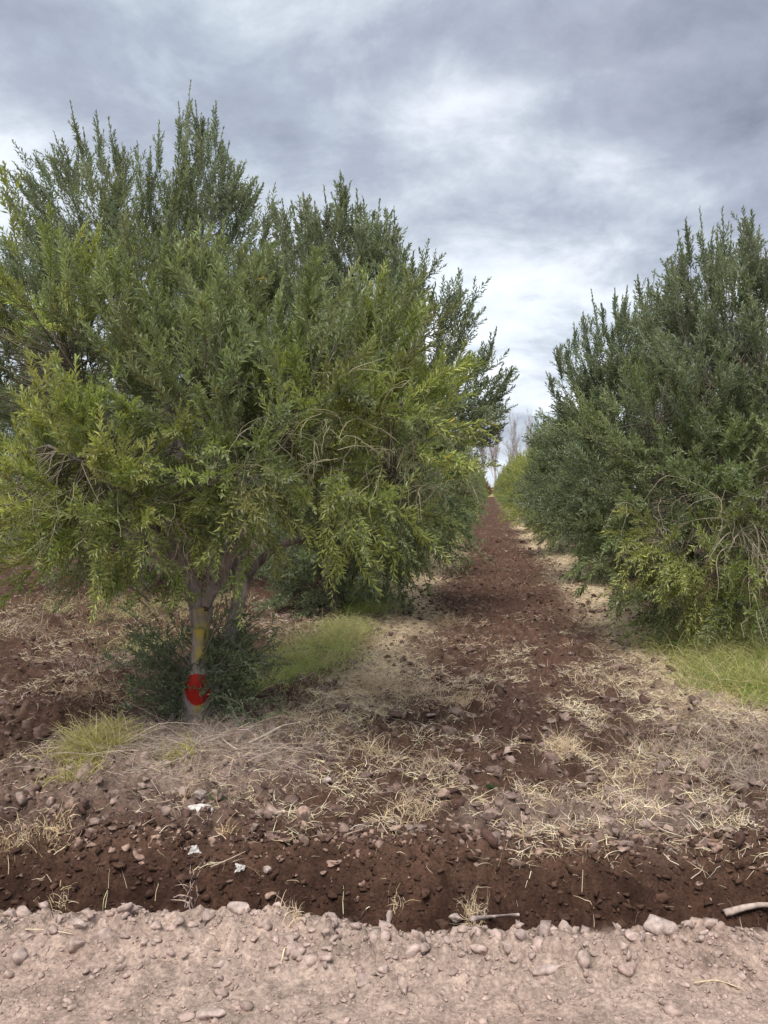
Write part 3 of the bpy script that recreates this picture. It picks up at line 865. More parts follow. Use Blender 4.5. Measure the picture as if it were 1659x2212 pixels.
def crown(lobes, r, nb, K, M, ll, lw, blen=.42, slen=.26, whips=(), tints=None, dens_noise=True, floor=.45, upmul=1.0, wdens=1.0):
    """lobes: (x,y,z, rh, rv, weight, up, tint) in tree coordinates. Returns leaf mesh, stems, branchlet bases"""
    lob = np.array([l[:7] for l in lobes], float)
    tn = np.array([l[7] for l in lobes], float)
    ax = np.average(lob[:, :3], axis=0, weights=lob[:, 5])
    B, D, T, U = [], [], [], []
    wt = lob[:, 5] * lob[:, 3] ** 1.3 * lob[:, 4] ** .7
    wt /= wt.sum()
    want = nb
    while want > 0:
        n = want * 2 + 50
        k = r.choice(len(lob), n, p=wt)
        v = nrm(r.normal(size=(n, 3)))
        rad = 1 - np.abs(r.normal(0, .26, n)); rad = np.clip(rad, .15, 1.05)
        sc = np.stack([lob[k, 3], lob[k, 3], lob[k, 4]], -1)
        p = lob[k, :3] + v * sc * rad[:, None]
        ok = p[:, 2] > floor
        # drop those deep inside another lobe
        for j in range(len(lob)):
            q = (p - lob[j, :3]) / np.array([lob[j, 3], lob[j, 3], lob[j, 4]])
            dq = np.linalg.norm(q, axis=1)
            ok &= ~((dq < .55) & (k != j) & (r.random(n) < .6))
        if dens_noise:
            cn = vnoise(p[:, 0] * 3.2 + p[:, 2] * 1.3, p[:, 1] * 3.2 - p[:, 2] * 2.9, 77) + .5 * vnoise(p[:, 0] * 7 - p[:, 2] * 3, p[:, 2] * 7 + p[:, 1] * 5, 78)
            ok &= (cn > -.12) | (r.random(n) < .22)
        p = p[ok][:want]; k = k[ok][:want]; v = v[ok][:want]
        B.append(p); 
        outw = nrm((p - lob[k, :3]) / np.stack([lob[k, 3], lob[k, 3], lob[k, 4]], -1)) * .6 + nrm(p - ax) * .5
        up = (lob[k, 6] * .85 + .38) * upmul
        d = nrm(outw + np.array([0, 0, 1.0]) * up[:, None] + .26 * r.normal(size=p.shape))
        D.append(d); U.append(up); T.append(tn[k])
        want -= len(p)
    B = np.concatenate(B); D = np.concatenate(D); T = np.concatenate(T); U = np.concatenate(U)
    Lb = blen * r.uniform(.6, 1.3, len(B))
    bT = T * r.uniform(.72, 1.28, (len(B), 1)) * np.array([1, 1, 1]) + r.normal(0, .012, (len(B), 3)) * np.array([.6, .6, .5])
    drp = np.where(U < .3, r.uniform(-.12, .3, len(B)), r.uniform(-.15, .08, len(B)))
    if len(whips):
        wb = np.array([w[:3] for w in whips]); wd = nrm(np.array([w[3:6] for w in whips])); wl = np.array([w[6] for w in whips])
        wt_ = np.array([w[7:10] for w in whips])
        B2 = wb - wd * wl[:, None]
        B = np.concatenate([B, B2]); D = np.concatenate([D, wd]); Lb = np.concatenate([Lb, wl]); bT = np.concatenate([bT, wt_])
        drp = np.concatenate([drp, r.uniform(-.06, .14, len(wb))])
    isw = np.arange(len(B)) >= len(B) - len(whips)
    NB = len(B)
    g = np.array([0, 0, -1.0])
    # side shoots of each branchlet
    tk = np.linspace(.08, .92, K)[None] + r.uniform(-.05, .05, (NB, K))
    tk = np.where(isw[:, None], tk * .62, tk)
    bp = B[:, None] + D[:, None] * (Lb[:, None] * tk)[..., None] + g * (drp[:, None] * Lb[:, None] * tk * tk)[..., None]
    tg = nrm(D[:, None] + g * (2 * drp[:, None] * tk)[..., None])
    pr_ = nrm(np.cross(tg, r.normal(size=(NB, K, 3))))
    an = r.uniform(.3, .85, (NB, K)); an = np.where(isw[:, None], an * .5, an)
    sdv = nrm(tg * np.cos(an)[..., None] + pr_ * np.sin(an)[..., None] + np.array([0, 0, .22]) * np.clip(U if not len(whips) else np.concatenate([U, np.ones(len(whips))]), -.5, 1)[:, None, None])
    sl = slen * r.uniform(.5, 1.25, (NB, K)) * (1 - .35 * tk)
    sl = np.where(isw[:, None], sl * .9, sl)
    base = np.concatenate([B, bp.reshape(-1, 3)]); dirs = np.concatenate([D, sdv.reshape(-1, 3)])
    length = np.concatenate([Lb, sl.ravel()]); dr = np.concatenate([drp, np.repeat(drp, K) * .8 + r.uniform(0, .1, NB * K)])
    tint = np.concatenate([bT, np.repeat(bT, K, 0) * r.uniform(.85, 1.15, (NB * K, 1))])
    tint = np.clip(tint, .012, .6)
    # main axes carry more leaves
    nm = NB - len(whips)
    V1, F1, C1, S1 = leaves(base[:nm], dirs[:nm], length[:nm], dr[:nm], tint[:nm], int(M * 1.5), ll, lw, r, .6, .25, .15)
    if len(whips):
        Vw, Fw, Cw, Sw = leaves(base[nm:NB], dirs[nm:NB], length[nm:NB], dr[nm:NB], tint[nm:NB], int(M * 3.2), ll * 1.12, lw * 1.15, r, .62, .28, .10)
        F1 = np.concatenate([F1, Fw + len(V1)]); V1 = np.concatenate([V1, Vw]); C1 = np.concatenate([C1, Cw]); S1 = np.concatenate([S1, Sw])
    V2, F2, C2, S2 = leaves(base[NB:], dirs[NB:], length[NB:], dr[NB:], tint[NB:], M, ll, lw, r)
    V = np.concatenate([V1, V2]); F_ = np.concatenate([F1, F2 + len(V1)]); C = np.concatenate([C1, C2])
    return V, F_, C, S1, S2, B, D

def connect(B, D, limbs, r, rad=.0034, m=6, tw=1.0):
    """thin boughs from the limb network to each branchlet base"""
    LP = np.concatenate([l[len(l) // 4:] for l in limbs])
    d2 = ((B[:, None, :] - LP[None]) ** 2).sum(-1)
    # prefer limb points that lie lower
    d2 = d2 + .35 * np.maximum(0, LP[None, :, 2] - B[:, None, 2] + .15) ** 2
    d2 = np.sqrt(d2) * r.uniform(.6, 1.4, d2.shape)
    j = d2.argmin(1)
    A = LP[j]
    mid = (A + B) / 2 + r.normal(size=B.shape) * .06
    mid2 = B - D * np.linalg.norm(B - A, axis=1, keepdims=True) * .35
    t = np.linspace(0, 1, m)[None, :, None]
    pth = (1 - t) ** 3 * A[:, None] + 3 * (1 - t) ** 2 * t * mid[:, None] + 3 * (1 - t) * t * t * mid2[:, None] + t ** 3 * B[:, None]
    L_ = np.linalg.norm(B - A, axis=1)
    r0 = rad * (1 + .8 * np.minimum(L_, 1.5))
    rr = r0[:, None] * (1 - .6 * t[..., 0]) * tw
    return pth, rr

TWIGC = np.array([.17, .145, .11])
def twig_mesh(parts, name, parent, r, col=TWIGC, sides=4):
    Vs, Fs, Cs, off = [], [], [], 0
    for pth, rad, sd_ in parts:
        V, F_, k = tubes(pth, rad, sd_)
        Vs.append(V); Fs.append(F_ + off); off += len(V)
        c = np.asarray(col)[None] * r.uniform(.7, 1.25, (len(pth), 1))
        Cs.append(np.repeat(c, k, 0))
    return mesh_from(name, np.concatenate(Vs), np.concatenate(Fs), M_TWIG, parent, np.concatenate(Cs), True)

def limb_obj(path, r0, r1, parent, name, mat=None, seed=0, m=16, sides=10, taper=1.0, paint=None, rough=.06, radii=None):
    p = smooth_path(path, m)
    t = np.linspace(0, 1, m)
    rad = (r0 + (r1 - r0) * t ** taper) if radii is None else smooth_path(np.array(radii)[:, None], m)[:, 0]
    V, F_, k = tubes(p[None], rad[None], sides, seed, rough)
    capc = p[-1] + nrm(p[-1] - p[-2]) * rad[-1] * .5
    V = np.vstack([V, capc]); c = len(V) - 1
    last = (m - 1) * sides
    Tt = np.array([[last + i, last + (i + 1) % sides, c] for i in range(sides)])
    col = np.zeros((len(V), 3)) if paint is None else paint(V)
    o = mesh_from(name, V, [F_, Tt], mat or M_BARK, parent, col, True)
    return p

OG = 'olive trees of the orchard'
def olive(name_label, base_xy, lobes, limbs, trunk_fn, seed, nb, K, M, ll, lw, whips=(), group=OG, twigs=True, blen=.42, slen=.26, cat='olive tree', floor=.45, lowtw=False, upmul=1.0, z0=None):
    r = np.random.default_rng(seed)
    x, y = base_xy
    z = Hs(x, y) - .03 if z0 is None else z0
    root = empty('olive_tree', (x, y, z))
    tag(root, name_label, cat, group)
    Lm = trunk_fn(root, r)
    V, F_, C, S1, S2, B, D = crown(lobes, r, nb, K, M, ll, lw, blen, slen, whips, floor=floor, upmul=upmul)
    mesh_from('crown', V, F_, M_LEAF, root, C)
    if twigs:
        pth, rr = connect(B, D, Lm, r)
        parts = [(pth, rr, 4), (S1, np.linspace(.0032, .001, 4)[None] * np.ones((len(S1), 1)), 3)]
        if not lowtw: parts.append((S2, np.linspace(.0018, .0008, 4)[None] * np.ones((len(S2), 1)), 3))
        twig_mesh(parts, 'branches', root, r)
    return root

def auto_trunk(lobes, h=.7, r0=.12, n=6, lean=(0, 0)):
    def fn(root, r):
        fork = np.array([lean[0], lean[1], h])
        limb_obj([(0, 0, -.15), (lean[0] * .3, lean[1] * .3, h * .35), fork], r0 * 1.15, r0 * .8, root, 'trunk', seed=1, radii=[r0 * 1.5, r0 * .95, r0 * .85])
        out = []
        ks = sorted(range(len(lobes)), key=lambda i: -lobes[i][5] * lobes[i][3])[:n]
        for i in ks:
            c = np.array(lobes[i][:3])
            m1 = fork + (c - fork) * .35 + np.array([0, 0, .10]) + r.normal(size=3) * .08
            m2 = fork + (c - fork) * .7 + r.normal(size=3) * .10 
            e = c + np.array([0, 0, lobes[i][4] * .4])
            out.append(limb_obj([fork * .93, m1, m2, e], r0 * .55, .012, root, 'limb', seed=int(i)))
        return out
    return fn

# tints
T_GREY = (0.245, 0.276, 0.184)
T_MID = (0.246, 0.28, 0.126)
T_BRI = (0.33, 0.366, 0.104)
T_YEL = (0.43, 0.435, 0.13)
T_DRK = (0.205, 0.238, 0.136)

def plobe(root, px, py, d, rh, rv, w, up, tint, zoff=0.):
    p = P(px, py, d) - root
    return (p[0], p[1], p[2], rh, rv, w, up, tint)

def mk_whips(root, tips, d, axis_px, L0=.75, tint=T_GREY, r=None, tilt=.0009):
    out = []
    for (px, py) in tips:
        dd = d + r.uniform(-.5, .5)
        p = P(px, py, dd) - root
        k = (px - axis_px) * tilt
        dr = np.array([RGT[0] * k, RGT[1] * k, 1.0]) + r.normal(0, .06, 3)
        L_ = L0 * r.uniform(.6, 1.35)
        t = np.array(tint) * r.uniform(.8, 1.15)
        out.append((*p, *dr, L_, *t))
        # companions a little lower
        for _ in range(1):
            q = p + np.array([*(RGT * r.normal(0, .13)), 0]) + np.array([*(FWD * r.normal(0, .2)), 0]) - np.array([0, 0, r.uniform(.12, .45)])
            out.append((*q, *(dr + r.normal(0, .1, 3)), L_ * .8, *t))
    return out

# ---- tree 1: the painted olive
b1 = np.array([*G(428, 1592), 0.0]); b1[2] = Hs(b1[0], b1[1]) - .03
D1 = float(cam_ad(b1[0], b1[1])[1])
print('tree1', b1, D1)
def C7(cx, cy, dd=0.):       # enlarged-photo coordinates of the trunk to tree space
    return P((300 + cx / 2.765) * .864, (1150 + cy / 2.765) * .864, D1 + dd) - b1

def trunk1(root, r):
    red_c = C7(545, 1570, -.09)
    def paint(V):
        c = np.zeros((len(V), 3))
        q = (V - red_c)
        lat = q[:, 0] * RGT[0] + q[:, 1] * RGT[1]
        zz = q[:, 2]
        dep = q[:, 0] * FWD[0] + q[:, 1] * FWD[1]
        wd = np.interp(zz, [-.12, -.08, .0, .05, .09], [.0, .015, .045, .06, .035])
        c[:, 0] = sst(1.25, .75, np.sqrt(((lat + .012) / .080) ** 2 + (zz / np.where(zz > 0, .080, .115)) ** 2)) * (dep < .06)
        ye = sst(.11, .16, zz) * sst(.56, .46, zz) * (.85 + .15 * np.sin(zz * 23 + 1)) + .75 * sst(-.09, -.12, zz) * sst(-.26, -.16, zz)
        c[:, 1] = ye * (.75 + .25 * np.sin(zz * 40)) * (dep < .10) * sst(.05, .015, np.abs(lat - .01) - .015)
        return c
    out = []
    limb_obj([C7(520, 2010), C7(520, 1900), C7(525, 1750), C7(540, 1600), C7(560, 1450), C7(565, 1300), C7(560, 1150), C7(560, 1020)], .1, .06, root, 'trunk', M_BARKP, 1, 56, 22,
             paint=paint, rough=.05, radii=[.125, .085, .078, .098, .082, .062, .064, .075])
    mv = r
    out.append(limb_obj([C7(550, 1070), C7(520, 930), C7(430, 760), C7(345, 600), C7(325, 470, .05), C7(350, 340, .1), C7(400, 200, .15), C7(420, -100, .2), C7(330, -500, .1)], .07, .012, root, 'limb', M_BARKP, 2, 30, 14, paint=None, radii=[.058, .060, .048, .040, .034, .032, .030, .022, .010]))
    out.append(limb_obj([C7(570, 1060), C7(620, 930, -.02), C7(700, 800, -.03), C7(760, 640, -.02), C7(800, 500, .05), C7(900, 200, .2), C7(1000, -300, .3)], .05, .012, root, 'limb', M_BARKP, 3, 26, 12, radii=[.042, .043, .038, .032, .028, .022, .010]))
    out.append(limb_obj([C7(590, 1700, .03), C7(630, 1560, .03), C7(700, 1420, .03), C7(755, 1250, .03), C7(800, 1050, .05), C7(835, 880, .06), C7(800, 720, .08), C7(745, 560, .15), C7(700, 200, .3), C7(650, -300, .4)], .05, .012, root, 'limb', M_BARKP, 4, 34, 14, radii=[.055, .052, .048, .043, .040, .042, .034, .028, .022, .010]))
    out.append(limb_obj([C7(835, 870, .06), C7(930, 740, .15), C7(1060, 620, .2), C7(1200, 560, .2), C7(1400, 520, .1), C7(1700, 300, -.1), C7(1900, 100, -.2)], .04, .01, root, 'limb', M_BARK, 5, 24, 12, radii=[.036, .030, .026, .024, .020, .014, .008]))
    out.append(limb_obj([C7(350, 330, .1), C7(370, 275, 0), C7(440, 285, -.05), C7(520, 230, -.05), C7(600, 170, -.0), C7(720, 150, .05), C7(950, -50, .1), C7(1300, -300, 0)], .03, .008, root, 'limb', M_BARK, 6, 26, 10, radii=[.030, .032, .026, .022, .020, .018, .014, .008]))
    out.append(limb_obj([C7(335, 560), C7(200, 400, -.2), C7(50, 200, -.35), C7(-200, 50, -.45), C7(-500, -100, -.5)], .03, .008, root, 'limb', M_BARK, 7, 20, 10))
    out.append(limb_obj([C7(345, 420, .1), C7(200, 200, .2), C7(-50, -200, .3), C7(-350, -700, .3)], .028, .008, root, 'limb', M_BARK, 8, 20, 10))
    out.append(limb_obj([C7(420, 0, .2), C7(520, -300, .3), C7(550, -700, .3)], .022, .006, root, 'limb', M_BARK, 9, 14, 8))
    out.append(limb_obj([C7(900, 200, .2), C7(1100, 0, .6), C7(1300, -100, 1.0)], .02, .006, root, 'limb', M_BARK, 10, 14, 8))
    out.append(limb_obj([C7(330, 500, .05), C7(250, 200, .7), C7(200, 0, 1.2)], .02, .006, root, 'limb', M_BARK, 11, 14, 8))
    # sawn knots
    for (cx, cy, rr_) in ((590, 1030, .020), (790, 1300, .024)):
        V, f = rock_shape(ICO3, r, .8, .2, 2)
        c0 = C7(cx, cy, -.055 if cy < 1200 else -.01)
        mesh_from('knot', V * rr_ + c0, f, M_TWIG, root, np.array([.10, .055, .035])[None], True)
    return out

L1 = [plobe(b1, *a) for a in [
    (120, 1070, 4.4, .46, .30, 1.1, -.05, T_YEL), (230, 1030, 4.6, .42, .27, 1.1, .1, T_BRI), (50, 1030, 4.8, .45, .28, .9, .0, T_YEL), (255, 1130, 4.75, .33, .26, .9, -.2, T_BRI),
    (-60, 660, 5.2, .45, .32, .8, .3, T_BRI), (75, 660, 5.1, .40, .28, 1.0, .35, T_BRI), 
    (320, 760, 5.4, .38, .42, 1.0, .7, T_MID), (450, 765, 5.3, .55, .48, 1.3, .8, T_MID), (600, 765, 5.4, .50, .42, 1.2, .8, T_MID),
    (380, 900, 4.9, .45, .40, 1.2, .4, T_MID), (530, 870, 4.5, .5, .42, 1.3, .4, T_MID), (700, 820, 4.6, .48, .42, 1.3, .5, T_MID),
    (775, 870, 4.7, .38, .34, 1.2, .35, T_BRI), (825, 970, 4.7, .36, .32, 1.1, .0, T_BRI), (760, 985, 4.4, .42, .30, 1.2, -.1, T_BRI),
    (620, 975, 4.4, .42, .27, 1.1, -.05, T_BRI), (460, 970, 4.7, .4, .26, .8, .0, T_BRI), (60, 830, 5.7, .5, .36, .8, .3, T_DRK), (200, 860, 5.8, .4, .3, .6, .3, T_DRK), (620, 1060, 4.8, .34, .16, .8, -.1, T_BRI), (500, 1040, 5.0, .30, .15, .6, .0, T_MID), (740, 1075, 4.8, .34, .16, .8, -.2, T_BRI), (860, 1035, 4.9, .30, .22, .9, -.1, T_MID), (590, 960, 5.4, .6, .45, .8, .2, T_MID),
    (700, 1050, 4.9, .40, .18, .7, -.1, T_MID), (560, 830, 6.0, .8, .5, 1.0, .5, T_GREY), (800, 900, 5.7, .5, .45, .8, .3, T_MID), (170, 1080, 5.3, .5, .32, .7, -.1, T_MID)]]
r1 = np.random.default_rng(77)
W1 = mk_whips(b1, [(355, 505), (270, 535), (245, 560), (180, 590), (130, 478), (90, 490), (150, 510), (420, 560), (475, 565), (545, 575), (610, 610), (650, 630), (735, 670), (320, 590), (165, 825), (110, 838), (65, 870), (800, 760), (690, 610)], 5.2, 430, .42, T_MID, r1, .0006)
W1 = [w[:7] + tuple(np.array(w[7:10]) * 1.25) for w in W1]
tree1 = olive('near olive with red and yellow paint on its forked trunk beside the track', b1[:2], L1, None, trunk1, 31, 640, 9, 18, .060, .0130, W1, blen=.38, slen=.22, floor=1.02)

# basal shoots, dead twigs of tree 1
def basal(root, r, n, cx, spread, hgt, tint, ll, name='basal_shoots', K=5, M=12, zspan=(0.0, .45), slen=.14):
    # shoots leaving the stem base, arching outwards
    an = r.uniform(0, 2 * math.pi, n); z = r.uniform(*zspan, n)
    z = zspan[0] + (z - zspan[0]) * (1.15 if name == 'basal_shoots' else 1.)
    B = np.stack([cx[0] + .05 * np.cos(an), cx[1] + .05 * np.sin(an), z], -1)
    an = np.where(np.abs((an - YAW - 1.5 * math.pi + math.pi) % (2 * math.pi) - math.pi) < .75, an + 1.5 * r.choice([-1, 1], n), an) if name == 'basal_shoots' else an
    D = nrm(np.stack([np.cos(an) * spread, np.sin(an) * spread, r.uniform(.15, 1.0, n) * r.choice([1., 1.9], n)], -1))
    Lb = hgt * r.uniform(.5, 1.1, n); dr = r.uniform(.0, .35, n)
    t = np.linspace(.25, .98, K)[None] + r.uniform(-.04, .04, (n, K)); g = np.array([0, 0, -1.])
    bp = B[:, None] + D[:, None] * (Lb[:, None] * t)[..., None] + g * (dr[:, None] * Lb[:, None] * t * t)[..., None]
    sd_ = nrm(D[:, None] + .8 * r.normal(size=(n, K, 3)))
    base = np.concatenate([bp.reshape(-1, 3)]); T = np.array(tint)[None] * r.uniform(.7, 1.4, (n * K, 1))
    V, F_, C, S = leaves(base, sd_.reshape(-1, 3), slen * r.uniform(.5, 1.3, n * K), r.uniform(0, .3, n * K), T, M, ll, ll * .26, r)
    o = mesh_from(name, V, F_, M_LEAF, root, C)
    ts = np.linspace(0, 1, 6)[None]
    st = B[:, None] + D[:, None] * (Lb[:, None] * ts)[..., None] + g * (dr[:, None] * Lb[:, None] * ts * ts)[..., None]
    V2, F2, C2 = None, None, None
    tw = twig_mesh([(st, np.linspace(.005, .0015, 6)[None] * np.ones((n, 1)), 4), (S, np.linspace(.0016, .0008, 4)[None] * np.ones((len(S), 1)), 3)], 'stems', o, r, (.17, .16, .12))
    return o
r = np.random.default_rng(88)
basal(tree1, r, 120, (0, 0), .75, .60, (.115, .155, .075), .038, K=6, M=14, zspan=(0.02, .40), slen=.15)
# fresh sprouts low on the stems, left of the fork
o = basal(tree1, r, 14, C7(250, 930, -.15)[:2], .6, .22, (.20, .25, .06), .055, name='sprouts', K=3, M=9, zspan=(C7(250, 1000)[2], C7(250, 850)[2]), slen=.12)

def dead_twigs(root, starts, r, n, length, spread=1.0, name='dead_twigs', col=(.36, .29, .23), down=.6):
    P0 = []; 
    for i in range(n):
        s = starts[r.integers(len(starts))] + r.normal(0, .05, 3)
        d = nrm(r.normal(size=3) * spread + np.array([-FWD[0] * .5, -FWD[1] * .5, .1]))
        pts = [s]; L_ = length * r.uniform(.4, 1.3) / 8
        for k in range(8):
            d = nrm(d + np.array([0, 0, -down * .22]) + r.normal(0, .27, 3)); pts.append(pts[-1] + d * L_)
        P0.append(pts)
        for q in range(3):
            j = r.integers(2, 8); d2 = nrm(d + r.normal(0, .9, 3)); pp = [pts[j]]
            for k in range(8):
                d2 = nrm(d2 + np.array([0, 0, -down * .2]) + r.normal(0, .18, 3)); pp.append(pp[-1] + d2 * L_ * .5)
            P0.append(pp)
    P0 = np.array(P0)
    rad = np.linspace(.0024, .0009, 9)[None] * r.uniform(.6, 1.3, (len(P0), 1))
    return twig_mesh([(P0, rad, 4)], name, root, r, col)
dead_twigs(tree1, [C7(340, 420, -.05), C7(420, 430, -.1), C7(560, 600, -.12), C7(700, 560, -.1), C7(500, 450, -.2), C7(850, 480, -.1)], r, 60, .42)
dead_twigs(tree1, [P(px, py, dd) - b1 for px, py, dd in [(640, 980, 4.3), (560, 1000, 4.3), (800, 1000, 4.3), (900, 980, 4.4), (250, 1050, 4.2), (700, 900, 4.2), (880, 860, 4.3), (740, 960, 4.15), (950, 1050, 4.5), (120, 1060, 4.0)]], r, 60, .36, name='bare_twigs', col=(.27, .25, .15))

# ---- tree 2
b2 = np.array([*G(722, 1328), 0.]); b2[2] = Hs(b2[0], b2[1]) - .03
d2_ = float(cam_ad(b2[0], b2[1])[1]); print('tree2', b2, d2_)
L2 = [plobe(b2, *a) for a in [
    (690, 645, d2_, .55, .75, 1., .9, T_GREY), (760, 645, d2_, .6, .8, 1.2, .9, T_GREY), (820, 705, d2_ - .2, .6, .8, 1.2, .9, T_GREY), (630, 725, d2_ + .2, .5, .8, .8, .8, T_GREY),
    (890, 790, d2_ - .3, .65, .75, 1.2, .7, T_GREY), (930, 905, d2_ - .2, .65, .6, 1.1, .45, T_GREY), (985, 885, d2_ - .1, .32, .40, 1.0, .5, T_GREY), (925, 970, d2_, .45, .35, .8, .1, T_MID),
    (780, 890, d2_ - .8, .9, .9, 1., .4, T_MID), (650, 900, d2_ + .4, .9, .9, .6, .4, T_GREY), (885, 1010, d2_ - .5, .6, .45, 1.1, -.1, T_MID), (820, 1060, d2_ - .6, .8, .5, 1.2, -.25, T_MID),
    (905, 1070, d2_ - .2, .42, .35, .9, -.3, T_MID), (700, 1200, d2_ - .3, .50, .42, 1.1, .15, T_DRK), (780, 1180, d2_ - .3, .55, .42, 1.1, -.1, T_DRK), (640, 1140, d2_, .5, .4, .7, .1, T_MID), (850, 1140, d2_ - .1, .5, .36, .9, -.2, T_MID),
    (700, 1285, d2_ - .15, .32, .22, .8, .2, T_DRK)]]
W2 = mk_whips(b2, [(610, 418), (655, 412), (700, 388), (736, 383), (770, 415), (820, 415), (847, 440), (785, 430), (865, 510), (893, 545), (920, 580), (940, 610), (960, 640), (985, 670), (1005, 730), (1072, 718), (1085, 765), (1050, 745), (630, 440), (680, 430), (870, 530), (590, 450)], d2_, 760, .8, T_GREY, r1, .0010)
for (px, py) in [(1093, 850), (1092, 905), (1085, 925), (1080, 880)]:
    p = P(px, py, d2_ - .1) - b2
    W2.append((*p, *(RGT * .8), .45, .5, *T_GREY))
tree2 = olive('second olive on the left of the path, bushy down to its base', b2[:2], L2, None, auto_trunk(L2, .55, .11, 8, (.1, .0)), 32, 620, 8, 15, .082, .0185, W2, blen=.5, slen=.30, floor=.12, lowtw=True)
basal(tree2, r, 70, (-.15, 0), .8, .8, T_DRK, .045, K=5, M=12, zspan=(0.0, .5), slen=.2)
dead_twigs(tree2, [P(px, py, dd) - b2 for px, py, dd in [(900, 1080, 9.2), (960, 1060, 9.2), (830, 1100, 9.2), (760, 1180, 9.3), (900, 1000, 9.0), (980, 1000, 9.4), (860, 1150, 9.3), (700, 1200, 9.3)]], r, 90, .7, name='bare_twigs', col=(.24, .22, .14))

# ---- tall tree behind, left
dT = 12.3
bT = np.array([*(P(300, 1060, dT)[:2]), 0.]); bT[2] = Hs(bT[0], bT[1]) - .03
print('tall', bT)
LT = [plobe(bT, *a) for a in [
    (430, 530, dT, .75, 1.15, 1.3, 1.0, T_GREY), (480, 620, dT, .8, .9, 1., .8, T_GREY), (350, 620, dT, .8, .9, 1.1, .9, T_GREY), (240, 560, dT, .8, .9, 1.2, .9, T_GREY), (170, 510, dT, .7, .85, 1.2, .95, T_GREY),
    (90, 590, dT, .75, .85, 1.1, .8, T_GREY), (20, 680, dT, .8, .9, .9, .6, T_GREY), (300, 540, dT - .4, .6, .8, 1., .95, T_MID), (510, 540, dT, .45, .6, .7, .9, T_GREY), (560, 710, dT, .7, .8, .8, .6, T_GREY),
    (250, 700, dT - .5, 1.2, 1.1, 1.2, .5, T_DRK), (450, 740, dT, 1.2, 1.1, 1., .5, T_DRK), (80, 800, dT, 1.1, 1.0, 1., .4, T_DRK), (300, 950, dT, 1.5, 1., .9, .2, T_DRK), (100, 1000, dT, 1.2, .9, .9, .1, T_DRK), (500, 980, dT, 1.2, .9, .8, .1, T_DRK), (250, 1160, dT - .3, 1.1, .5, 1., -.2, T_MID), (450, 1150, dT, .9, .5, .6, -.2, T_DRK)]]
WT = mk_whips(bT, [(412, 180), (386, 215), (467, 228), (434, 240), (208, 222), (152, 228), (235, 258), (118, 275), (483, 275), (325, 318), (297, 315), (265, 320), (395, 250), (495, 310), (450, 265), (180, 262), (422, 215)], dT, 330, 1.0, T_GREY, r1, .0007)
WT += mk_whips(bT, [(32, 335), (20, 365), (75, 340), (60, 385), (18, 430), (530, 350), (552, 378), (545, 420), (510, 370)], dT, 300, .8, T_GREY, r1, .0022)
treeT = olive('tallest olive standing behind the painted one at the left, with long upright shoots', bT[:2], LT, None, auto_trunk(LT, .8, .16, 10), 33, 760, 8, 15, .092, .0200, WT, blen=.6, slen=.36, floor=.3, lowtw=True)

# ---- right side
dA = 8.3
bA = np.array([ROW_R + .2, 0, 0.]); bA[:2] = P(1590, 1060, dA)[:2]; bA[2] = Hs(bA[0], bA[1]) - .03
print('A', bA)
LA = [plobe(bA, *a) for a in [
    (1560, 705, dA, .48, .62, 1.2, .95, T_GREY), (1635, 725, dA, .5, .6, 1.1, .9, T_GREY), (1505, 785, dA, .45, .6, 1., .85, T_GREY), (1715, 785, dA, .6, .7, 1., .7, T_GREY),
    (1535, 890, dA - .3, .7, .65, 1.2, .5, T_GREY), (1655, 890, dA - .5, .7, .65, 1.2, .5, T_DRK), (1415, 960, dA - .2, .6, .5, 1.1, .4, T_MID), (1345, 1030, dA, .5, .4, .9, .2, T_DRK),
    (1495, 1050, dA - .5, .7, .5, 1.2, .1, T_MID), (1635, 1050, dA - .9, .7, .5, 1.2, .1, T_MID), (1385, 1160, dA - .3, .42, .38, 1.1, -.2, T_MID), (1515, 1190, dA - .8, .55, .36, 1.3, -.35, T_YEL), (1635, 1200, dA - 1.2, .55, .36, 1.3, -.3, T_BRI),
    (1345, 1230, dA - .2, .28, .22, .8, -.3, T_MID), (1455, 1270, dA - .7, .36, .22, 1.0, -.4, T_MID), (1575, 1310, dA - 1.0, .40, .20, 1.1, -.4, T_MID), (1675, 1320, dA - 1.1, .4, .22, 1., -.4, T_BRI), (1795, 1000, dA, .9, 1., .9, .2, T_MID), (1575, 1000, dA + .8, 1., .8, .8, .3, T_DRK)]]
WA = mk_whips(bA, [(1482, 468), (1512, 460), (1560, 455), (1605, 480), (1640, 500), (1465, 500), (1450, 560), (1540, 480), (1580, 490), (1670, 520), (1475, 530), (1438, 610)], dA, 1560, .62, T_GREY, r1, .0009)
treeA = olive('near olive on the right of the path with bare hanging twigs', bA[:2], LA, None, auto_trunk(LA, .6, .12, 9), 34, 680, 9, 15, .070, .0160, WA, blen=.42, slen=.26, floor=.2)
dead_twigs(treeA, [P(px, py, dd) - bA for px, py, dd in [(1560, 1120, 6.9), (1640, 1130, 6.7), (1600, 1150, 6.8), (1520, 1120, 7.2), (1450, 1150, 7.3), (1660, 1200, 6.7), (1400, 1170, 7.6), (1650, 1040, 6.8)]], r, 70, .62, name='dead_twigs', col=(.38, .32, .24), down=.8)
def _hang(root, base, pts, r0, seed):
    return limb_obj([P(*p) - base for p in pts], r0, .004, root, 'hanging_branch', M_TWIGB, seed, 18, 6)
M_TWIGB = bark_material('pale_twig_bark', (.22, .18, .14), (.40, .34, .27))
_hang(treeA, bA, [(1575, 1100, 6.9), (1620, 1125, 6.7), (1638, 1160, 6.6), (1637, 1230, 6.6), (1642, 1300, 6.6)], .009, 1)
_hang(treeA, bA, [(1600, 1180, 6.8), (1565, 1185, 6.7), (1548, 1210, 6.65), (1552, 1260, 6.6), (1548, 1300, 6.6)], .006, 2)
